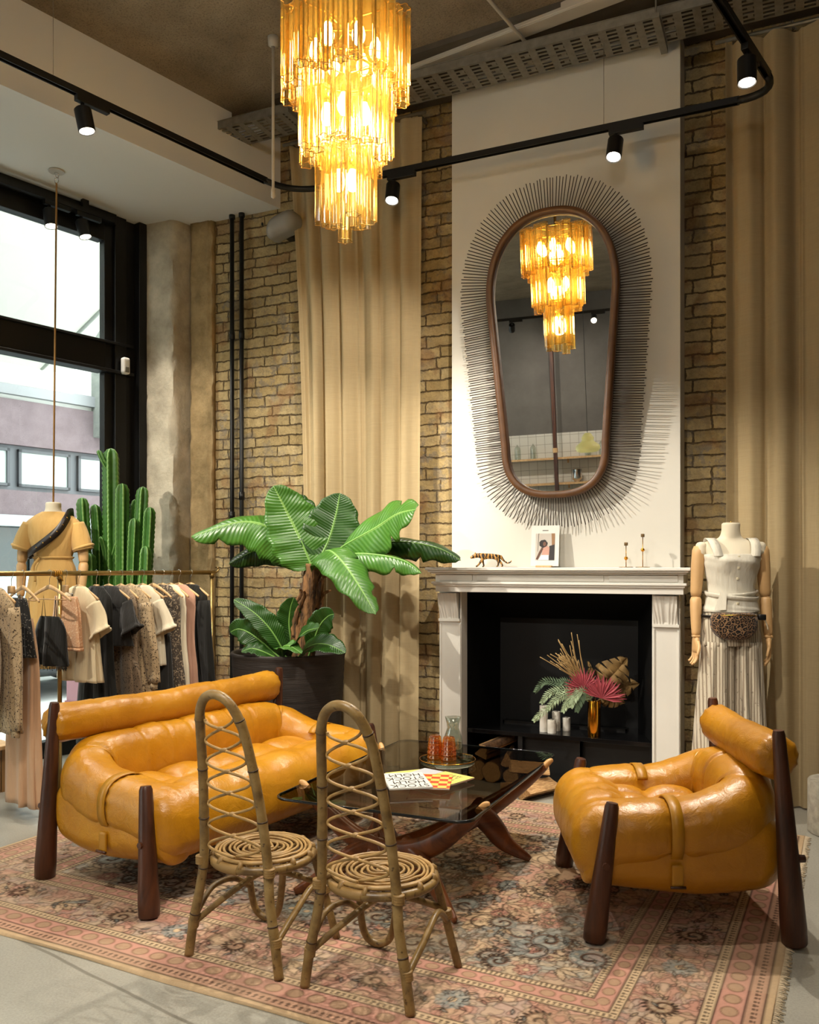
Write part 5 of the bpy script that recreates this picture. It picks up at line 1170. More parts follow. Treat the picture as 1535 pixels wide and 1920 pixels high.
G = [ # kind, t, yaw, name, label, category, material, hem z, hw, flare, sleeve, extra
 ('tee', 2.19, -4, 'blouse', 'cream floral blouse hanging at the very left edge of the rail', 'blouse', f_floral, .62, .19, 1.1, (.55, .045, .12), None, False),
 ('tee', 2.285, 3, 'blouse', 'cream floral long-sleeved blouse beside the black dotted shorts on the rail', 'blouse', f_floral, .50, .19, 1.15, (.66, .05, .10), None, False),
 ('shorts', 2.375, 6, 'shorts', 'black dotted shorts clipped to a hanger between a floral blouse and a beige dress', 'shorts', f_dots, .90, .165, 1.18, None, None, True),
 ('strap', 2.44, -3, 'dress', 'long peach-beige strappy dress reaching almost to the floor', 'dress', f_beige, .06, .175, 1.12, None, None, False),
 ('strap', 2.60, 5, 'camisole', 'black camisole with a fringed hem in front of the brass upright', 'camisole', f_dark, .83, .135, 1.12, None, 'fringe', False),
 ('skirt', 2.70, -2, 'lace_top', 'peach lace top clipped to a hanger next to the black camisole', 'top', f_lace, .93, .155, 1.08, None, 'lace_hem', True),
 ('tee', 2.785, 2, 'shirt', 'cream pleated short-sleeved shirt overlapping the long black dress', 'shirt', f_cream, .72, .18, 1.1, (.19, .075, .45), None, False),
 ('dress', 2.90, -4, 'dress', 'long plain black dress behind the cream pleated shirt', 'dress', f_dark, .30, .18, 1.25, None, None, True),
 ('tee', 2.985, 4, 'shirt', 'charcoal short-sleeved shirt right of the long black dress', 'shirt', f_char, .92, .18, 1.0, (.19, .078, .45), None, False),
 ('dress', 3.07, -3, 'dress', 'taupe floral dress right of the charcoal shirt', 'dress', f_floral2, .42, .18, 1.2, None, None, False),
 ('tee', 3.14, 2, 'blouse', 'taupe floral blouse with long sleeves beside the cream striped shirt', 'blouse', f_floral, .60, .185, 1.1, (.50, .05, .14), None, False),
 ('tee', 3.225, 5, 'shirt', 'ivory short-sleeved shirt in the middle of the right half of the rail', 'shirt', f_white, .78, .175, 1.0, (.20, .07, .40), None, False),
 ('strap', 3.305, -2, 'dress', 'black strappy dress right of the ivory shirt', 'dress', f_char, .45, .165, 1.15, None, None, False),
 ('dress', 3.375, 3, 'dress', 'dark mottled print dress between a black and an ivory garment', 'dress', f_mix, .42, .165, 1.2, None, None, False),
 ('dress', 3.440, -3, 'dress', 'ivory long dress, third from the right end of the rail', 'dress', f_white, .52, .165, 1.1, None, None, False),
 ('dress', 3.505, 2, 'dress', 'blush long dress, second from the right end of the rail', 'dress', f_blush, .50, .165, 1.05, None, None, False),
 ('coat', 3.60, -2, 'coat', 'black long-sleeved coat at the right end of the rail', 'coat', f_dark, .52, .18, 1.1, (.60, .05, .08), None, False)]
for i, g in enumerate(G):
    kind, t, yaw, nm, lb, ct, m, hem, hw, fl, sl, ex, clip = g
    garment(kind, t, yaw, nm, lb, ct, m, hem, hw, fl, sl, seed=i, extra=ex)
    short = lb.split(' hanging')[0].split(' clipped')[0].split(' beside')[0].split(' reaching')[0].split(' with a')[0].split(' next')[0].split(' overlapping')[0].split(' behind')[0].split(' right of')[0].split(' in the')[0].split(' between')[0].split(',')[0].split(' at the')[0]
    hanger(t, yaw, ('small clip hanger' if clip else 'pale wooden hanger')+' holding the '+' '.join(short.split()[-6:])+(' at the left edge' if i == 0 else ''), clip)
# window-side display bench with folded cloths
o = wp(2.0, -5.48); r = thing('display_bench', 'low slatted wooden display bench by the window at the left edge', 'bench', (o[0], o[1], 0), radians(75.87))
mb = MB(); mb.bb(-1.2, .68, -.23, .23, .265, .29); mb.build('bench_top', m_palew, r, smooth=False, bevel=.003)
mb = MB()
for i in range(38): mb.bb(-1.19+i*.0495, -1.19+i*.0495+.042, -.21, -.195, .0, .265)
for i in range(9): mb.bb(.655, .67, -.21+i*.047, -.21+i*.047+.04, 0, .265)
mb.build('slat_front', wood('bench_slats', '7c5a35', 'a67d4d', .55), r, smooth=False)
for i, (x, m, lb) in enumerate(((.36, f_floral, 'folded floral cloth on the end of the slatted bench'), (-.05, f_cream, 'folded cream cloth further along the slatted bench'))):
    p = wp(2.0+x, -5.42, .291); MB().softbox((0, 0, .04), (.16, .13, .04), .03, (16, 14, 6), lambda q: (q[0], q[1], q[2]+.010*sin(q[0]*30)+.006*sin(q[1]*40) if q[2] > 0 else q[2])).build('folded_cloth', m, loc=p, fix=True)
    tag(bpy.data.objects[-1] if False else [q for q in bpy.data.objects if q.name.startswith('folded_cloth')][-1], lb, 'cloth')
# ================================================================ MANNEQUINS
def hand(parent, wrist, down, fwd, side, name='hand', s=1.0, m=None):
    """jointed wooden mannequin hand hanging down: palm, four fingers, thumb. side = +1 thumb towards +fwd"""
    d, f_ = Vector(down).normalized(), Vector(fwd).normalized(); n_ = d.cross(f_).normalized(); W_ = Vector(wrist); m = m or m_armw
    mb = MB(); rs = []
    for u, hw_, th in ((0, .020, .015), (.15, .026, .016), (.45, .034, .014), (.8, .038, .012), (1, .036, .009)):
        c = W_+d*(.085*s*u); rs.append([c+f_*(hw_*s*se(2*pi*k/18, 2.4)[0])+n_*(th*s*se(2*pi*k/18, 2.4)[1]) for k in range(18)])
    h = mb.rings(rs).build(name, m, parent, fix=True)
    base = W_+d*.082*s
    for i, (o_, L_) in enumerate(((.027, .062), (.009, .070), (-.010, .066), (-.028, .052))):
        p0 = base+f_*o_*s; c1 = p0+d*L_*s*.45+n_*.004; c2 = c1+d*L_*s*.32+n_*.010; c3 = c2+d*L_*s*.25+n_*.014
        MB().tube(crom([p0-d*.008, c1, c2, c3], 4), [.0086*s-.0028*s*q/12 for q in range(13)], 9).build('finger', m, h)
    p0 = W_+d*.025*s+f_*.024*s*side; MB().tube(crom([p0, p0+d*.028*s+f_*.020*s*side+n_*.004, p0+d*.055*s+f_*.026*s*side+n_*.012, p0+d*.074*s+f_*.024*s*side+n_*.016], 4), [.0105*s-.0035*s*q/12 for q in range(13)], 9).build('thumb', m, h)
def limb(parent, a, b_, r0, r1, name, m=None, bulge=.10):
    a, b_ = Vector(a), Vector(b_); n = 12; pts = [a+(b_-a)*i/n for i in range(n+1)]; rad = [(r0+(r1-r0)*i/n)*(1+bulge*sin(pi*(i/n)**.8)) for i in range(n+1)]; rad[0] *= .8; rad[-1] *= .86
    return MB().tube(pts, rad, 16).build(name, m or m_armw, parent)
def mannequin_right():
    MX, MY = -.314, 5.10; r = thing('mannequin', 'headless linen mannequin with jointed wooden arms beside the fireplace', 'mannequin', (MX, MY, 0), radians(20))
    T = [(0, 0, 1.020, .150, .105), (0, 0, 1.10, .150, .108), (0, 0, 1.20, .128, .090), (0, 0, 1.27, .115, .082), (0, -.005, 1.35, .130, .090), (0, -.012, 1.43, .143, .108), (0, 0, 1.475, .148, .092), (0, .008, 1.515, .160, .070), (0, .012, 1.538, .145, .058), (0, .012, 1.553, .095, .052), (0, .010, 1.567, .062, .050), (0, .005, 1.60, .050, .049), (0, .002, 1.640, .049, .049), (0, .002, 1.644, .040, .040)]
    P_ = crom([t[:3] for t in T], 5); Q = crom([(t[3], t[4], 0) for t in T], 5); MB().loft([(p.x, p.y, p.z, q.x, q.y) for p, q in zip(P_, Q)], 36).build('torso', m_torso, r)
    MB().lathe([(0, 1.6445), (.041, 1.6445), (.043, 1.648), (0, 1.649)], 24).build('neck_cap', m_torso, r); MB().lathe([(0, 1.649), (.006, 1.649), (.005, 1.655), (0, 1.656)], 10).build('neck_pin', m_brass, r)
    # lower body post and base
    MB().lathe([(0, .001), (.15, .001), (.15, .010), (.02, .014), (.014, .02), (.014, .95), (0, .95)], 28, (0, .03, 0)).build('stand', m_chrome, r, angle=40)
    for sx in (-1, 1):
        sh = Vector((sx*.166, .008, 1.495)); el = Vector((sx*.190, .012, 1.235)); wr = Vector((sx*.197, -.02, 1.015))
        MB().softbox(sh+Vector((-sx*.004, 0, .006)), (.026, .038, .040), .024, (8, 8, 8)).build('shoulder_joint', m_torso, r, fix=True)
        ua = limb(r, sh+Vector((sx*.006, 0, .02)), el, .036, .030, 'upper_arm'); fa = limb(r, el-Vector((0, 0, .004)), wr, .031, .023, 'forearm')
        MB().softbox(wr-Vector((0, 0, .002)), (.021, .021, .008), .007, (6, 6, 4)).build('wrist_joint', m_armw, r, fix=True)
        hand(r, wr-Vector((0, 0, .008)), (sx*.03, -.10, -1), (sx*-.25, -1, 0), 1)
    # cropped white top: bodice, wide straps, buttons, waist tie
    B = [(0, -.003, 1.150, .150, .112), (0, -.003, 1.175, .146, .110), (0, -.004, 1.22, .134, .100), (0, -.004, 1.27, .124, .094), (0, -.006, 1.33, .132, .098), (0, -.014, 1.40, .146, .112), (0, -.020, 1.44, .150, .118), (0, -.016, 1.470, .152, .108)]
    P_ = crom([t[:3] for t in B], 5); Q = crom([(t[3], t[4], 0) for t in B], 5)
    def md(i, a): return 1+.012*sin(i*1.1+3*a)+(.105*exp(-((P_[i].z-1.42)/.032)**2)*(exp(-((a-1.5*pi-.42)/.26)**2)+exp(-((a-1.5*pi+.42)/.26)**2)))+.020*sin(9*a+i*.7)*exp(-((P_[i].z-1.25)/.05)**2)
    f_top = fabric('ivory_linen_top', 'd9d2c0'); MB().loft([(p.x, p.y, p.z, q.x, q.y) for p, q in zip(P_, Q)], 64, md, caps=False).build('linen_top', f_top, r, solid=.003)
    for sx in (-1, 1):
        P2_ = crom([(sx*.098, -.118, 1.455), (sx*.106, -.098, 1.50), (sx*.112, -.060, 1.538), (sx*.114, .012, 1.560), (sx*.108, .07, 1.53), (sx*.098, .10, 1.46)], 6)
        mb = MB(); mb.add([p+Vector((dx, 0, .002)) for p in P2_ for dx in (-.027, .025)], [(2*i, 2*i+1, 2*i+3, 2*i+2) for i in range(len(P2_)-1)]); mb.build('top_strap', f_top, r, solid=.0025)
    for z, y in ((1.455, -.128), (1.395, -.124), (1.335, -.106), (1.20, -.108)): MB().softbox((.004, y-.004, z), (.007, .003, .007), .003, (6, 3, 6)).build('button', mat('shell_button', 'cfc3a4', .3), r, fix=True)
    tie = MB(); tie.tube([(cos(a)*.134, -.005+sin(a)*.104, 1.255+.014*sin(a*1+.6)) for a in [2*pi*i/40 for i in range(40)]], .014, 8, closed=True, sq=.5); tie.tube([(cos(a)*.136, -.005+sin(a)*.106, 1.238+.016*sin(a*1-.9)) for a in [2*pi*i/40 for i in range(40)]], .016, 8, closed=True, sq=.5); tie.build('waist_tie', f_top, r)
    tl = MB(); tl.add([(-.085, -.100, 1.262), (-.055, -.112, 1.256), (-.062, -.122, 1.165), (-.122, -.108, 1.16)], [(0, 1, 2, 3)]); tl.build('tie_end', f_top, r, smooth=False, solid=.004)
    # wide striped trousers: waist then two flared legs
    f_str = fabric('striped_gauze', 'c9bda6', 'stripe', '8e7f6c', scale=22)
    tr = MB(); secs = []
    for i in range(9): u = i/8; secs.append((0, 0, 1.165-.20*u, .140+.020*u, .108+.010*u, .2+.3*u))
    cloth_tube(tr, secs, 80, 12, seed=1)
    for sx in (-1, 1):
        s2 = []
        for i in range(27): u = i/26; s2.append((sx*(.072+.026*u), 0+.01*sin(u*4), .985-.965*u, .086+.024*u, .110+.035*u, .4+.9*u))
        cloth_tube(tr, s2, 72, 9, seed=sx*2+3)
    tr.build('striped_trousers', f_str, r, solid=.002)
    # belt bag worn over them
    b = thing('belt_bag', 'leopard print belt bag round the hips of the mannequin', 'bag', (MX, MY, 0), radians(20)); f_leo = fabric('leopard_plush', '8b6a4a', 'leopard', '120d0a', scale=42)
    MB().softbox((-.02, -.145, 1.085), (.125, .040, .066), .038, (34, 12, 20), lambda q: (q[0]*(1-.22*max(0, -q[2]/.066)**1.5), q[1]+.55*q[0]*q[0]*3, q[2]-.018*cos(q[0]*11)*(q[2] < 0)+.0)).build('pouch', f_leo, b, fix=True)
    MB().tube([(cos(a)*.164, sin(a)*.128, 1.125) for a in [2*pi*i/48 for i in range(48)]], .011, 8, closed=True, sq=.4).build('waist_belt', m_black, b)
    MB().tube(crom([(-.125, -.150, 1.135), (-.02, -.192, 1.140), (.09, -.155, 1.135)], 8), .003, 6).build('zip', m_brass, b); MB().softbox((.135, -.105, 1.125), (.020, .012, .016), .005, (5, 4, 5)).build('buckle', m_black, b, fix=True)
    MB().tube(crom([(.15, -.095, 1.12), (.165, -.09, 1.085), (.172, -.09, 1.055)], 4), .006, 6, sq=.3).build('strap_end', f_white, b)
mannequin_right()
def mannequin_left():
    MX, MY = -4.644, 4.361; r = thing('hanging_mannequin', 'headless mannequin in a tan dress hung from a rope in the window', 'mannequin', (MX, MY, 0), radians(28))
    T = [(0, 0, .95, .16, .11), (0, 0, 1.25, .155, .11), (0, 0, 1.36, .150, .108), (0, 0, 1.46, .118, .085), (0, .0, 1.56, .14, .095), (0, 0, 1.66, .165, .095), (0, 0, 1.71, .165, .075), (0, 0, 1.745, .12, .058), (0, 0, 1.772, .068, .052), (0, 0, 1.80, .052, .05), (0, 0, 1.838, .050, .05), (0, 0, 1.845, .035, .035)]
    P_ = crom([t[:3] for t in T], 5); Q = crom([(t[3], t[4], 0) for t in T], 5); MB().loft([(p.x, p.y, p.z, q.x, q.y) for p, q in zip(P_, Q)], 36).build('torso', m_torso, r)
    f_tan = fabric('tan_cotton', 'c79f5e'); D = [(0, 0, .72, .27, .20), (0, 0, .95, .23, .17), (0, 0, 1.20, .18, .135), (0, 0, 1.38, .148, .108), (0, 0, 1.445, .125, .092), (0, 0, 1.485, .128, .094), (0, 0, 1.56, .152, .108), (0, 0, 1.64, .178, .11), (0, 0, 1.70, .182, .092), (0, 0, 1.745, .135, .068), (0, 0, 1.778, .073, .055)]
    P_ = crom([t[:3] for t in D], 6); Q = crom([(t[3], t[4], 0) for t in D], 6)
    MB().loft([(p.x, p.y, p.z, q.x, q.y) for p, q in zip(P_, Q)], 90, lambda i, a: 1+(.010+.028*max(0, (1.4-P_[i].z)))*sin(13*a+1.5*sin(a*3))+.015*sin(7*a+i*.35)*(P_[i].z > 1.45), caps=False).build('shirt_dress', f_tan, r, solid=.003)
    MB().tube([(cos(a)*.130, sin(a)*.098, 1.462) for a in [2*pi*i/40 for i in range(40)]], .011, 8, closed=True, sq=.5).build('waist_tie', f_tan, r)
    MB().tube(crom([(-.06, -.095, 1.46), (-.09, -.12, 1.40), (-.075, -.13, 1.30)], 5), .009, 6, sq=.4).build('tie_end', f_tan, r)
    for sx in (-1, 1):
        a0, a1 = Vector((sx*.150, 0, 1.70)), Vector((sx*.205, -.01, 1.515)); rs = []
        for i in range(13):
            u = i/12; c = a0+(a1-a0)*u; R_ = .050+.012*sin(pi*u*.7)+.004*u; rs.append([c+Vector((cos(a)*R_*(1+.05*sin(5*a+u*5)), sin(a)*R_*1.05, -.25*cos(a)*R_*sx*-1)) for a in [2*pi*k/28 for k in range(28)]])
        MB().rings(rs, caps=False).build('sleeve', f_tan, r, solid=.003)
        MB().tube([a1+Vector((cos(a)*.062, sin(a)*.066, .02+.02*cos(a)*sx)) for a in [2*pi*k/24 for k in range(24)]], .010, 7, closed=True).build('sleeve_cuff', f_tan, r)
        el = Vector((sx*.208, -.01, 1.43)); wr = Vector((sx*.20, -.05, 1.20)); limb(r, Vector((sx*.19, 0, 1.62)), el, .036, .031, 'upper_arm'); limb(r, el, wr, .032, .024, 'forearm'); hand(r, wr-Vector((0, 0, .006)), (0, -.12, -1), (0, -1, -.1), 1)
    # studded leather belt worn diagonally over the back
    b = thing('leather_belt', 'dark studded leather belt slung across the hanging mannequin', 'belt', (MX, MY, 0), radians(28)); pts = [(.115, -.040, 1.772), (.118, -.088, 1.735), (.085, -.125, 1.66), (.03, -.140, 1.60), (-.04, -.138, 1.545), (-.105, -.112, 1.505), (-.145, -.06, 1.485), (-.152, 0, 1.48), (-.11, .10, 1.52), (0, .14, 1.62), (.09, .11, 1.71), (.12, .03, 1.775)]
    C_ = crom(pts, 6, True); mb = MB(); n = len(C_); vs = []
    for i, c in enumerate(C_):
        t_ = (C_[(i+1) % n]-C_[i-1]).normalized(); o_ = Vector((c.x, c.y, 0)).normalized(); wd = t_.cross(o_).normalized()*.026; vs += [c-wd+o_*.004, c+wd+o_*.004]
    mb.add(vs, [(2*i, 2*i+1, 2*((i+1) % n)+1, 2*((i+1) % n)) for i in range(n)]); mb.build('belt_band', mat('dark_belt_leather', '1c110b', .4), b, solid=.004)
    for i in (6, 10, 14, 18, 22, 26):
        c = C_[i]; o_ = Vector((c.x, c.y, 0)).normalized(); MB().cyl(c+o_*.004, c+o_*.009, .005, n=10).build('stud', m_brass, b)
    # ceiling plate, ring and rope
    hx, hy = -4.640, 4.385; h = thing('hanging_rope', 'thin rope from a round ceiling hook to the window mannequin', 'rope', (hx, hy, 0))
    MB().lathe([(0, SZ-.001), (.052, SZ-.001), (.055, SZ-.006), (.052, SZ-.012), (0, SZ-.012)], 28).build('ceiling_plate', m_conduit, h, angle=40)
    MB().tube([(.0, .018*cos(a), SZ-.032+.018*sin(a)) for a in [2*pi*i/16 for i in range(16)]], .004, 6, closed=True).build('hook_ring', m_chrome, h); MB().tube([(.018*cos(a), 0, SZ-.066+.020*sin(a)) for a in [2*pi*i/16 for i in range(16)]], .004, 6, closed=True).build('hook_ring', m_chrome, h)
    MB().cyl((0, 0, SZ-.085), (MX-hx, MY-hy, 1.845), .0062, n=8).build('rope', mat('tan_rope', '9b733a', .8, bump=.6, bscale=150, stretch=(1, 1, .2)), h)
mannequin_left()
# ================================================================ SMALL THINGS
# ---- mantelpiece
def tiger():
    r = thing('tiger_figurine', 'small striped tiger figurine walking along the mantelpiece', 'figurine', (-1.765, 5.19, 1.397), radians(24)); s = 1.12
    m, nt, b = new_mat('tiger_stripes'); wv = N(nt, 'ShaderNodeTexWave', Scale=15, Distortion=6); wv.bands_direction = 'X'; wv.inputs['Detail Scale'].default_value = 2; nt.links.new(coords(nt), wv.inputs['Vector']); nt.links.new(ramp(nt, wv.outputs[0], [(.30, '1d130a'), (.46, '8a5c22'), (.8, 'b98a45')]), b.inputs['Base Color']); b.inputs['Roughness'].default_value = .4
    # body as one continuous skinned figure
    me = bpy.data.meshes.new('body'); V = []; E = []; Rr = []
    def ch(pts, par=None):
        prev = par
        for (x, y, z, q) in pts:
            V.append((x*s, y*s, z*s)); Rr.append(q*s); i = len(V)-1
            if prev is not None: E.append((prev, i))
            prev = i
        return prev
    ch([(.045, 0, .066, .017)]); ch([(.02, 0, .064, .017), (-.01, 0, .063, .017), (-.04, 0, .066, .019), (-.062, 0, .070, .015), (-.085, 0, .066, .014), (-.102, 0, .058, .010), (-.112, 0, .053, .006)], 0)
    ch([(.062, 0, .060, .012), (.080, 0, .038, .005), (.100, 0, .024, .0042), (.118, 0, .030, .004), (.124, 0, .040, .0035)], 0)
    for y, fx, bx in ((-.014, -.022, .012), (.014, .018, -.012)):
        ch([(-.042, y, .048, .010), (-.046+fx*.5, y, .026, .0065), (-.050+fx, y, .008, .005), (-.060+fx, y, .004, .005)], 3)
        ch([(.046, y, .046, .011), (.056+bx*.4, y, .028, .0065), (.060+bx, y, .010, .0048), (.051+bx, y, .004, .005)], 0)
    me.from_pydata(V, E, []); o = bpy.data.objects.new('body', me); COL.objects.link(o); o.parent = r; md = o.modifiers.new('skin', 'SKIN')
    for i, q in enumerate(Rr): me.skin_vertices[0].data[i].radius = (q, q)
    me.skin_vertices[0].data[0].use_root = True; sd = o.modifiers.new('sub', 'SUBSURF'); sd.levels = 2; sd.render_levels = 2; me.materials.append(m)
    for y in (-.010, .010): MB().softbox((-.083*s, y*s, .081*s), (.004, .003, .005), .003, (3, 3, 3)).build('ear', m, r, fix=True)
tiger()
def mantel_rest():
    r = thing('photo_card', 'tall white card with a portrait photo propped on the mantelpiece', 'card', (-1.42, 5.235, 1.397), radians(2))
    wht = mat('card_white', 'd9d6ce', .7); Mx = Matrix.Rotation(radians(-7), 3, 'X')
    def pl(name, pts, y, m): MB().add([Mx @ Vector((x, y, z)) for x, z in pts], [tuple(range(len(pts)))]).build(name, m, r, smooth=False, solid=.0006)
    MB().box(Mx @ Vector((0, 0, .137)), (.178, .003, .258), M=Mx).build('card', wht, r, smooth=False)
    cl = lambda c: mat('print_'+c, c, .6)
    pl('photo', [(-.060, .045), (.062, .045), (.062, .215), (-.060, .215)], -.0022, cl('b9b1a6'))
    def blob(cx, cz, a, b_, n=20, j=0): return [(cx+a*cos(2*pi*i/n)*(1+j*sin(i*2.3)), cz+b_*sin(2*pi*i/n)*(1+j*cos(i*1.7))) for i in range(n)]
    pl('photo_curtain', [(.045, .13), (.062, .13), (.062, .215), (.040, .215)], -.0030, cl('8f6a45')); pl('photo_doorway', [(.022, .045), (.062, .045), (.062, .145), (.028, .135)], -.0034, cl('241f1e'))
    pl('photo_torso', [(-.020, .075), (.028, .075), (.030, .125), (.012, .138), (-.012, .130)], -.0038, cl('bb8d7d')); pl('photo_trousers', [(-.042, .046), (.026, .046), (.026, .078), (-.020, .078)], -.0040, cl('d7d9d8')); pl('photo_arm', [(-.056, .052), (-.044, .048), (-.010, .118), (-.018, .130), (-.034, .102)], -.0042, cl('5b3a2c'))
    pl('photo_hair', blob(-.010, .150, .026, .025, 20, .08), -.0044, cl('1c1210')); pl('photo_face', blob(-.002, .148, .010, .014), -.0048, cl('6a4432')); pl('photo_rope', [(-.046, .10), (-.044, .10), (-.040, .215), (-.042, .215)], -.0036, cl('4a3b30'))
    pl('heading', [(-.018, .232), (.020, .232), (.020, .236), (-.018, .236)], -.0026, cl('3a3835'))
    MB().bb(-.05, .05, -.03, .035, 0, .012).build('wooden_stand', m_palew, r, smooth=False, bevel=.002)
    for (x, y, h, zb, lb) in ((-.908, 5.19, .132, .075, 'shorter brass candle holder on the mantelpiece'), (-.812, 5.20, .182, .125, 'taller brass candle holder at the right of the mantelpiece')):
        r = thing('candle_holder', lb, 'candle holder', (x, y, 1.397)); MB().lathe([(0, 0), (.042, 0), (.042, .0035), (0, .0045)], 28).build('base_plate', m_brass, r, angle=40); MB().cyl((0, 0, .003), (0, 0, h), .0026, n=8).build('rod', m_brass, r)
        MB().lathe([(0, -.012), (.008, -.009), (.012, 0), (.008, .009), (0, .012)], 16, (0, 0, zb-.02)).build('ball', m_gold, r); MB().softbox((0, 0, h+.008), (.010, .010, .010), .002, (4, 4, 4)).build('candle_cup', mat('dull_brass', '6b5433', .4, .6), r, fix=True)
mantel_rest()
# ---- firebox: vase, flowers, marble vessels
def bouquet():
    VX, VY, VZ = -1.143, 5.40, .3325; v = thing('gold_vase', 'shiny gold cylinder vase on the black hearth shelf', 'vase', (VX, VY, VZ)); MB().lathe([(0, .0), (.038, 0), (.040, .004), (.040, .222), (.039, .224), (.036, .222), (.036, .02), (0, .016)], 36).build('vase_body', m_gold, v, angle=40)
    r = thing('dried_bouquet', 'dried bouquet of pink palm fans, pale fern and brown monstera in the gold vase', 'bouquet', (VX, VY, VZ)); R3 = Vector((.912, .409, 0)); F3 = Vector((.41, -.91, 0)); U = Vector((0, 0, 1)); rr = random.Random(9)
    pk, dr, wh, fe, fe2 = mat('dusty_pink_leaf', 'b0505a', .7), mat('dried_brown_leaf', '7d6236', .8, var=.3, vscale=20), mat('dried_straw', 'a98a58', .8), mat('pale_fern', 'a9bd96', .7, var=.25, vscale=30), mat('grey_green_leaf', '5f7558', .7)
    P = lambda x, z, d=0: R3*x+U*z+F3*d
    st = MB()
    def fan(c, rad, a0, a1, n, d):
        cc = P(*c, d); m_ = MB()
        for i in range(n):
            a = a0+(a1-a0)*i/(n-1); L_ = rad*rr.uniform(.85, 1.05); di = R3*cos(a)+U*sin(a)+F3*rr.uniform(-.05, .25); pe = (U*cos(a)-R3*sin(a)); w_ = rad*.062
            m_.add([cc, cc+di*L_*.55+pe*w_+F3*.006, cc+di*L_, cc+di*L_*.55-pe*w_+F3*.006, cc+di*L_*.55-F3*.004], [(0, 1, 4), (1, 2, 4), (2, 3, 4), (3, 0, 4)])
        o = m_.build('palm_fan', pk, r, smooth=False, solid=.0012); return o
    fan((-.075, .305), .135, .45, 3.9, 20, .03); fan((.035, .245), .155, -.15, 2.75, 24, .06)
    for x, z, d in ((-.075, .305, .03), (.035, .245, .06)): MB().tube(crom([(0, 0, .10), P(0, .2), P(x, z, d)], 5), .0025, 6).build('stem', dr, r)
    # brown monstera leaf with slits
    def mons(c, L_, w_, ang, d, curl):
        m_ = MB(); cc = P(*c, d); ax = R3*cos(ang)+U*sin(ang); pe = U*cos(ang)-R3*sin(ang); n = 44
        vs = []
        for i in range(n+1):
            u = i/n; base = cc+ax*L_*u+F3*curl*sin(u*3)*L_
            for sg in (-1, 1):
                ww = w_*sin(pi*min(1, u**.6*.98+.02))**.7*(1-.55*(abs(sin(u*16)) < .28)); vs += [base, base+pe*sg*ww*.5+F3*.02*sin(u*9), base+pe*sg*ww-F3*.03*(1+sin(u*7))]
        fs = []
        for i in range(n):
            a, b_ = i*6, (i+1)*6
            for q in (0, 1, 3, 4): fs.append((a+q, a+q+1, b_+q+1, b_+q))
        m_.add(vs, fs).build('monstera_leaf', dr, r, solid=.0015)
    mons((.06, .33), .22, .105, .85, .0, .15); mons((.07, .27), .23, .085, .25, -.02, -.15); mons((.04, .25), .16, .06, -.25, .0, .1); mons((.0, .30), .17, .025, 1.75, -.02, .1)
    MB().tube(crom([(0, 0, .10), P(.01, .25), P(.06, .33)], 5), .003, 6).build('stem', dr, r)
    # straw plume
    m_ = MB(); b0 = P(-.06, .33)
    for i in range(46):
        a = 2.12+rr.uniform(-.42, .42); L_ = rr.uniform(.14, .30); s0 = P(-.075+rr.uniform(-.03, .03), .33+rr.uniform(0, .05)); di = R3*cos(a)+U*sin(a)+F3*rr.uniform(-.25, .25); m_.tube(crom([s0, s0+di*L_*.5+P(-.01, .0), s0+di*L_+P(-.02*rr.random(), -.01)], 3), .0028, 5)
    o = m_.build('straw_plume', wh, r); o['kind'] = 'stuff'
    # fern sprays
    for j, (ex, ez, dd, mm) in enumerate(((-.34, .25, .03, fe), (-.31, .21, .06, fe), (-.25, .31, .0, fe2), (-.21, .20, .06, fe), (-.39, .14, .04, fe), (-.16, .23, .07, fe), (-.37, .31, -.03, fe2), (-.12, .20, .05, fe2))):
        C_ = crom([P(0, .19), P(ex*.4, .25+ez*.15, dd*.5), P(ex*.8, .05*0+ez+.03, dd), P(ex, ez-.04, dd)], 9); m_ = MB(); m_.tube(C_, .0016, 5); k = len(C_)
        for i in range(4, k-1):
            for sg in (-1, 1):
                T = (C_[i+1]-C_[i-1]).normalized(); sd_ = T.cross(F3).normalized()*sg; L_ = .034*sin(pi*(i/k)**.8)+.012; di = (sd_*.75+T*.75+F3*rr.uniform(-.3, .3)).normalized(); w_ = T.cross(di).cross(di).normalized()*.0045; p = C_[i]
                m_.add([p, p+di*L_*.45+w_, p+di*L_, p+di*L_*.45-w_], [(0, 1, 2, 3)])
        m_.build('fern_spray', mm, r, smooth=False, solid=.0008)
bouquet()
mb_ = plaster('pale_marble', 'cfc9bb', 'e6e2d8', rough=.35, scale=8, bump=.02)
for (x, y, h, rad, lb) in ((-1.470, 5.405, .170, .027, 'tall white marble candle pillar, tallest of the group on the hearth shelf'), (-1.412, 5.385, .085, .028, 'short white marble pillar at the front of the hearth shelf group'), (-1.405, 5.47, .125, .027, 'medium white marble pillar behind the short one on the hearth shelf'), (-1.345, 5.50, .085, .026, 'small grey-white marble pillar at the right back of the group')):
    r = thing('marble_pillar', lb, 'candle pillar', (x, y, .3325), 0, 'marble pillars on the hearth shelf'); MB().lathe([(0, 0), (rad, 0), (rad*1.02, .004), (rad, h*.5), (rad*1.01, h-.004), (rad*.95, h), (0, h)], 28).build('pillar', mb_, r, angle=50); MB().lathe([(0, h+.0002), (rad*.5, h+.0002), (rad*.45, h+.004), (0, h+.004)], 16).build('wick_cup', m_galv, r)
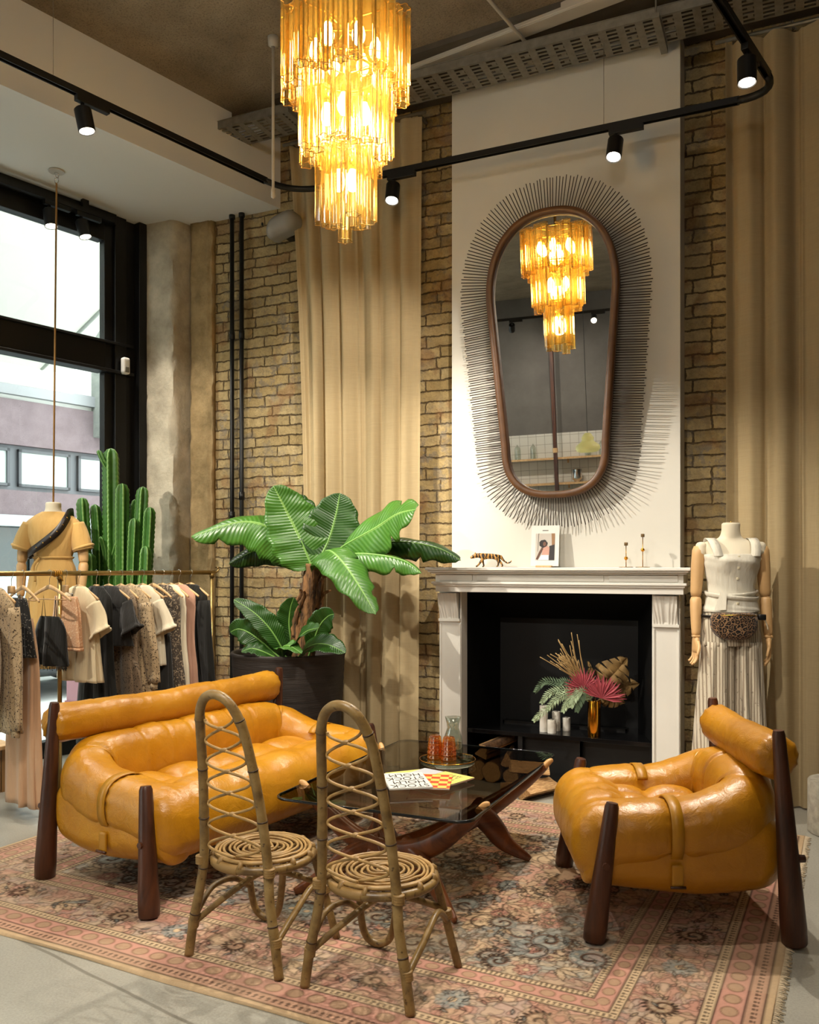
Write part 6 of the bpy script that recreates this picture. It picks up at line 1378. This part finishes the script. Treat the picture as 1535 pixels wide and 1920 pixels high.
# ---- logs
def log(loc, L_, rad, rz, tilt, seed, label, wedge=True, roll=0):
    rr = random.Random(seed); r = thing('firewood_log', label, 'log', loc, rz, 'split firewood logs'); r.rotation_euler = (roll, tilt, rz); n = 22; rs = []
    shape = []
    for k in range(n):
        a = 2*pi*k/n; q = 1.0
        if wedge: # half / quarter round: cut by planes
            q = min(1, .28/max(.05, -sin(a)) if sin(a) < 0 else 1); q = min(q, .45/max(.05, cos(a-.6)) if cos(a-.6) > 0 else 1)
        shape.append(q*(1+rr.uniform(-.06, .06)))
    for i in range(9):
        x = -L_/2+L_*i/8; rs.append([(x, rad*shape[k]*(1+.05*noise.noise(Vector((i*.7, k, seed))))*cos(2*pi*k/n), rad*shape[k]*(1+.05*noise.noise(Vector((i*.7+9, k, seed))))*sin(2*pi*k/n)) for k in range(n)])
    o = MB().rings(rs).build('log_wood', m_log, r, smooth=False, fix=True); bk = MB(); ks = [k for k in range(n) if shape[k] > .9]; run = []
    run = [k for k in range(2, 11)] if wedge else list(range(n))+[0]
    bk.add([(p[0]*1.0, p[1]*1.035, p[2]*1.035) for ring in rs for p in [ring[k] for k in run]], [(i*len(run)+j, i*len(run)+j+1, (i+1)*len(run)+j+1, (i+1)*len(run)+j) for i in range(8) for j in range(len(run)-1)]); bk.build('bark', m_bark, r, solid=.004)
Lg = [((-1.395, 5.055, .055), .27, .066, radians(62), 0, 1, 'split log on the floor at the right of the hearth, pale cut face up', True, 3.5), ((-1.52, 5.12, .056), .26, .068, radians(50), 0, 2, 'split log on the floor left of the rightmost one in front of the firebox', True, 2.9), ((-1.475, 5.10, .150), .24, .052, radians(30), .1, 3, 'small split log lying across the two front logs on the floor', True, 3.9),
 ((-1.90, 5.45, .063), .30, .062, radians(95), 0, 4, 'round log at the bottom left of the log bay', False, 0), ((-1.77, 5.43, .066), .32, .064, radians(85), 0, 5, 'round log at the bottom middle of the log bay', False, 1), ((-1.66, 5.42, .052), .28, .048, radians(92), 0, 6, 'thin round log at the bottom right of the log bay', False, 0), ((-1.84, 5.43, .175), .30, .056, radians(80), 0, 7, 'split log in the second row of the log bay, left', True, .3), ((-1.71, 5.42, .165), .30, .054, radians(100), 0, 8, 'split log in the second row of the log bay, right', True, 2.0), ((-1.77, 5.37, .250), .28, .044, radians(60), -.18, 9, 'pale split log at the very top of the stack in the log bay', True, .9)]
for l in Lg: log(*l[:7], wedge=l[7], roll=l[8])
# ---- coffee table things
ZT = .4326
def magazine(name, label, cx, cy, w_, h_, rz, z, cover, spine, th=.006):
    r = thing(name, label, 'magazine', (cx, cy, z), rz); MB().bb(-w_/2, w_/2, -h_/2, h_/2, .0004, th-.0006).build('pages', m_white, r, smooth=False); MB().bb(-w_/2-.001, w_/2+.001, -h_/2-.001, h_/2+.001, th-.0006, th).build('cover', cover, r, smooth=False); MB().bb(-w_/2-.0015, w_/2+.001, -h_/2-.001, h_/2+.001, 0, .0004).build('back_cover', spine, r, smooth=False); MB().bb(-w_/2-.002, -w_/2, -h_/2-.001, h_/2+.001, 0, th).build('spine', spine, r, smooth=False); return r
c_white = mat('white_cover', 'd6d3cb', .35); c_red = mat('red_cover', 'b8392c', .35); c_yel = mat('yellow_cover', 'd3c76a', .4); c_org = mat('orange_cover', 'd9691f', .4)
m_, nt_, b_ = new_mat('orange_checker_cover'); ck = N(nt_, 'ShaderNodeTexChecker', Scale=26); ck.inputs['Color1'].default_value = lin('c2401f'); ck.inputs['Color2'].default_value = lin('e6bd5a'); nt_.links.new(coords(nt_), ck.inputs[0]); nt_.links.new(ck.outputs[0], b_.inputs['Base Color']); c_chk = m_; b_.inputs['Roughness'].default_value = .4
c_grey = mat('grey_cover', 'b4b6ba', .4)
def text_on(parent, s, x, y, z, size, rz=0, m=None, sx=1.0, name='lettering'):
    cu = bpy.data.curves.new('t', 'FONT'); cu.body = s; cu.size = size; cu.extrude = .0003; cu.align_x = 'CENTER'; cu.align_y = 'CENTER'
    to = bpy.data.objects.new('t', cu); COL.objects.link(to); dg = bpy.context.evaluated_depsgraph_get(); dg.update(); me = bpy.data.meshes.new_from_object(to.evaluated_get(dg)); bpy.data.objects.remove(to)
    me.name = name; me.materials.clear(); me.materials.append(m or m_black); o = bpy.data.objects.new(name, me); COL.objects.link(o); o.parent = parent; o.location = (x, y, z); o.rotation_euler = (0, 0, rz); o.scale = (sx, 1, 1); return o
magazine('magazine', 'pale yellow magazine half hidden at the back left of the magazine fan', -1.585, 3.575, .175, .24, radians(48), ZT, c_yel, c_yel)
magazine('magazine', 'grey and orange magazine at the back of the magazine fan', -1.50, 3.61, .18, .24, radians(75), ZT+.0062, c_grey, c_org)
ym = magazine('magazine', 'yellow magazine with black lines of text at the right of the magazine fan', -1.425, 3.545, .17, .235, radians(-18), ZT+.0124, c_yel, c_org)
for i, s_ in enumerate(('F E ST', 'M A T', 'J U N I')): text_on(ym, s_, .01, .075-.03*i, .0062, .026, radians(0), m_black)
magazine('magazine', 'red magazine with an orange checker cover under the white one', -1.455, 3.47, .18, .245, radians(18), ZT+.0186, c_chk, c_red)
wm = magazine('magazine', 'white magazine on top of the magazine fan with four rows of large black capitals', -1.548, 3.417, .185, .265, radians(34), ZT+.0248, c_white, c_white)
# the lettering reads from the far side of the table
for i, s_ in enumerate(('STOCK', 'HOLM', 'STOCK', 'HOLM')): text_on(wm, s_, .0+(.0 if i % 2 == 0 else .006), -.096+.062*i, .0062, .070, radians(180), m_black, .74, 'title_lettering')
def table_glass():
    X, Y = -1.55, 3.915; r = thing('round_tray', 'round glass tray with a gold rim on the coffee table', 'tray', (X, Y, ZT)); MB().lathe([(0, .004), (.125, .004), (.13, .007), (.1365, .022), (.138, .022), (.134, .004), (.128, 0), (0, 0)], 48).build('dish', m_clear, r, angle=40); MB().tube([(.137*cos(a), .137*sin(a), .0225) for a in [2*pi*i/60 for i in range(60)]], .0022, 6, closed=True).build('gold_rim', m_gold, r)
    zt = ZT+.0045
    def tumbler(x, y, z, lb, g):
        r = thing('amber_tumbler', lb, 'tumbler', (x, y, z), 0, g); rs = []
        for (q, zz) in ((.038, 0), (.0375, .008), (.0345, .012), (.0365, .018), (.0355, .034), (.0325, .038), (.034, .044), (.0325, .058), (.030, .062), (.0305, .068), (.0285, .080), (.022, .086)): rs.append([(q*(1+.045*cos(10*a))*cos(a), q*(1+.045*cos(10*a))*sin(a), zz) for a in [2*pi*k/72 for k in range(72)]])
        MB().rings(rs, caps=False).build('glass', m_tumbler, r); MB().lathe([(0, .080), (.024, .080), (.025, .086), (0, .086)], 24).build('thick_base', m_tumbler, r)
    for (x, y, s_) in ((-1.605, 3.885, 'left'), (-1.530, 3.880, 'right')):
        for k in range(3): tumbler(x, y, zt+k*.024, ('upturned amber tumbler, %s of the %s stack on the tray' % (('lowest', 'middle one', 'topmost')[k], s_)), 'upturned amber tumblers in two stacks')
    r = thing('glass_carafe', 'clear glass carafe with a flared neck behind the right tumbler stack', 'carafe', (-1.545, 3.975, zt)); MB().lathe([(0, .001), (.046, .001), (.050, .006), (.050, .06), (.046, .11), (.034, .145), (.029, .16), (.031, .18), (.040, .215), (.0385, .215), (.028, .178), (.026, .160), (.043, .108), (.047, .06), (.046, .010), (0, .008)], 40).build('body', m_clear, r); MB().lathe([(0, .009), (.045, .011), (.046, .06), (.045, .085), (0, .0855)], 32).build('water', m_clear, r)
    r = thing('crystal_bowl', 'small cut crystal bowl at the right edge of the tray', 'bowl', (-1.478, 3.965, zt)); rs = [[(q*(1+.05*cos(10*a))*cos(a), q*(1+.05*cos(10*a))*sin(a), z) for a in [2*pi*k/60 for k in range(60)]] for q, z in ((.012, .0), (.024, .003), (.034, .014), (.040, .030), (.037, .031), (.031, .016), (.02, .007), (.005, .006))]; MB().rings(rs, caps=False).build('bowl', m_clear, r)
table_glass()
r = thing('concrete_stump', 'low cylindrical concrete plinth at the right edge beside the curtain', 'plinth', (.235, 5.02, 0)); MB().lathe([(0, .001), (.158, .001), (.163, .006), (.162, .27), (.157, .277), (0, .277)], 48).build('plinth', m_terra, r, angle=40)
# ================================================================ OUTSIDE THE WINDOW
def outside():
    tag(wpoly([P2(-12, -16.5), P2(18, -16.5), P2(18, -6.1), P2(-12, -6.1)], -.20, -.055).build('street_paving', plaster('pale_paving', 'b9bcbb', 'cfd1cf', bump=.1), smooth=False, fix=True), kind='structure')
    Mz = radians(75.87); o = wp(0, -12.0); r = thing('office_building', 'mauve stone office building with grey ribbon windows across the street', 'building', (o[0], o[1], 0), Mz)
    # local x along street, y away from the shop
    ma = plaster('mauve_granite', '665a5e', '766a6e', scale=5, bump=.05, speck='50464a'); gf = mat('grey_window_frame', '55595f', .5); gl = mat('pale_blind_glass', 'a2adab', .15); dk = mat('dark_shop_glass', '2f3a3a', .1); lg = mat('light_ledge', '9aa0a4', .6); wl = mat('pale_upper_render', 'c9cdc9', .8)
    MB().bb(-14, 18, 0, .4, 3.15, 3.80).build('stone_band', ma, r, smooth=False); MB().bb(-14, 18, 0, .4, 2.14, 2.50).build('stone_band', ma, r, smooth=False); MB().bb(-14, 18, -.10, .4, 1.98, 2.14).build('ledge', lg, r, smooth=False)
    MB().bb(-14, 18, .05, .4, 3.80, 9.0).build('upper_wall', wl, r, smooth=False); MB().bb(-14, 18, .15, .5, -.05, 1.98).build('shopfront', dk, r, smooth=False)
    MB().bb(-14, 18, .10, .4, 2.50, 3.15).build('window_band', gf, r, smooth=False)
    x = 1.55
    while x < 12:
        w_ = .74; f = MB(); f.bb(x-.03, x+w_+.03, .04, .11, 2.56, 2.60); f.bb(x-.03, x+w_+.03, .04, .11, 3.06, 3.10); f.bb(x-.03, x+.01, .04, .11, 2.56, 3.10); f.bb(x+w_-.01, x+w_+.03, .04, .11, 2.56, 3.10); q = f.build('window', mat('window_trim', '3f4348', .5), r, smooth=False); MB().bb(x+.01, x+w_-.01, .07, .12, 2.60, 3.06).build('pane', gl, q, smooth=False); x += .93
    for q in (3.3, 6.4, 9.5): MB().bb(q-.04, q+.04, .10, .16, -.05, 1.98).build('shopfront_mullion', m_black, r, smooth=False)
    MB().bb(5.75, 8.2, -.05, .04, 3.86, 4.02).build('sign_rail', mat('rail_grey', '7c7f82', .5), r, smooth=False)
    MB().bb(7.32, 7.9, -.35, .5, 3.4, 9).build('granite_pier', plaster('grey_granite', '6d726e', '828681', scale=8, bump=.1, speck='6c706c'), r, smooth=False)
    # awning over the pavement
    o = wp(0, -8.0); a = thing('shop_awning', 'large pale fabric awning sloping over the street outside the window', 'awning', (o[0], o[1], 0), Mz); aw = mat('awning_cloth', 'c4c8be', .9)
    def pt(x, k, z): return (x, -(k+8.0)*1.0, z)
    # outer top edge near the shop, lower edge towards the building
    A, B, C_, D = pt(5.90, -8.0, 4.95), pt(6.62, -11.6, 4.55), pt(-6, -11.6, 4.55), pt(-6, -8.0, 4.95)
    A, B, C_, D = (5.72, 0, 5.15), (6.55, 3.3, 4.15), (-6, 3.3, 4.15), (-6, 0, 5.15)
    mb = MB().add([A, B, C_, D]+[(p[0], p[1], p[2]-.03) for p in (A, B, C_, D)], [(0, 1, 2, 3), (7, 6, 5, 4), (0, 4, 5, 1), (1, 5, 6, 2), (2, 6, 7, 3), (3, 7, 4, 0)]); mb.build('awning_cloth', aw, a, smooth=False, fix=True)
    MB().bb(-6, 6.58, 3.28, 3.30, 3.86, 4.15).build('valance', aw, a, smooth=False)
    for x in (-2, 1.5, 4.0, 5.9): MB().cyl((x, .05, 5.10), (x+.2, 3.28, 4.14), .03, n=8).build('awning_arm', mat('awning_grey', '8e948e', .5), a)
    for x in (-5.8, 5.7): MB().cyl((x, 0, -.05), (x, 0, 5.12), .035, n=10).build('awning_post', m_galv, a)
    # parked car, dark
    o = wp(4.6, -9.6, -.055); c = thing('parked_car', 'dark parked car in the street outside the window', 'car', o, Mz); body = mat('dark_car_paint', '20242a', .15, coat=.6); cg = mat('car_glass', '9fb0b5', .05)
    secs = [(-2.1, .45, .75, .45), (-2.0, .25, .85, .80), (-1.2, .22, .95, .86), (-.7, .22, 1.0, .87), (1.3, .22, 1.0, .87), (1.9, .25, .92, .84), (2.1, .45, .75, .6)]
    MB().rings([[(x, w_*se(2*pi*k/28, 4)[0], (z0+z1)/2+(z1-z0)/2*se(2*pi*k/28, 4)[1]) for k in range(28)] for x, z0, z1, w_ in secs]).build('car_body', body, c, fix=True)
    MB().rings([[(x, w_*se(2*pi*k/24, 3)[0], z0+(z1-z0)*(.5+.5*se(2*pi*k/24, 3)[1])) for k in range(24)] for x, z0, z1, w_ in ((-1.25, .9, .98, .74), (-.6, .9, 1.38, .66), (.6, .9, 1.42, .66), (1.5, .9, 1.0, .74))]).build('cabin', cg, c, fix=True)
    for x in (-1.35, 1.35):
        for y in (-.78, .78): q = MB().cyl((x, y-.1, .31), (x, y+.1, .31), .31, n=24).build('wheel', m_black, c, angle=40); MB().cyl((x, y-.105, .31), (x, y+.105, .31), .18, n=16).build('hubcap', m_galv, q, angle=40)
    o = wp(4.75, -7.4, -.055); b = thing('pink_planter_box', 'dusty pink box on the pavement seen below the clothes rail', 'box', o, Mz); MB().bb(-.42, .42, -.16, .16, .02, .52).build('box_body', mat('dusty_pink_paint', 'a87a80', .6), b, smooth=False, bevel=.01); MB().bb(-.43, .43, -.17, .17, .10, .19).build('lower_band', mat('dusty_pink_band', '98696f', .6), b, smooth=False); MB().bb(-.36, .36, -.12, .12, 0, .02).build('plinth', m_black, b, smooth=False)
outside()
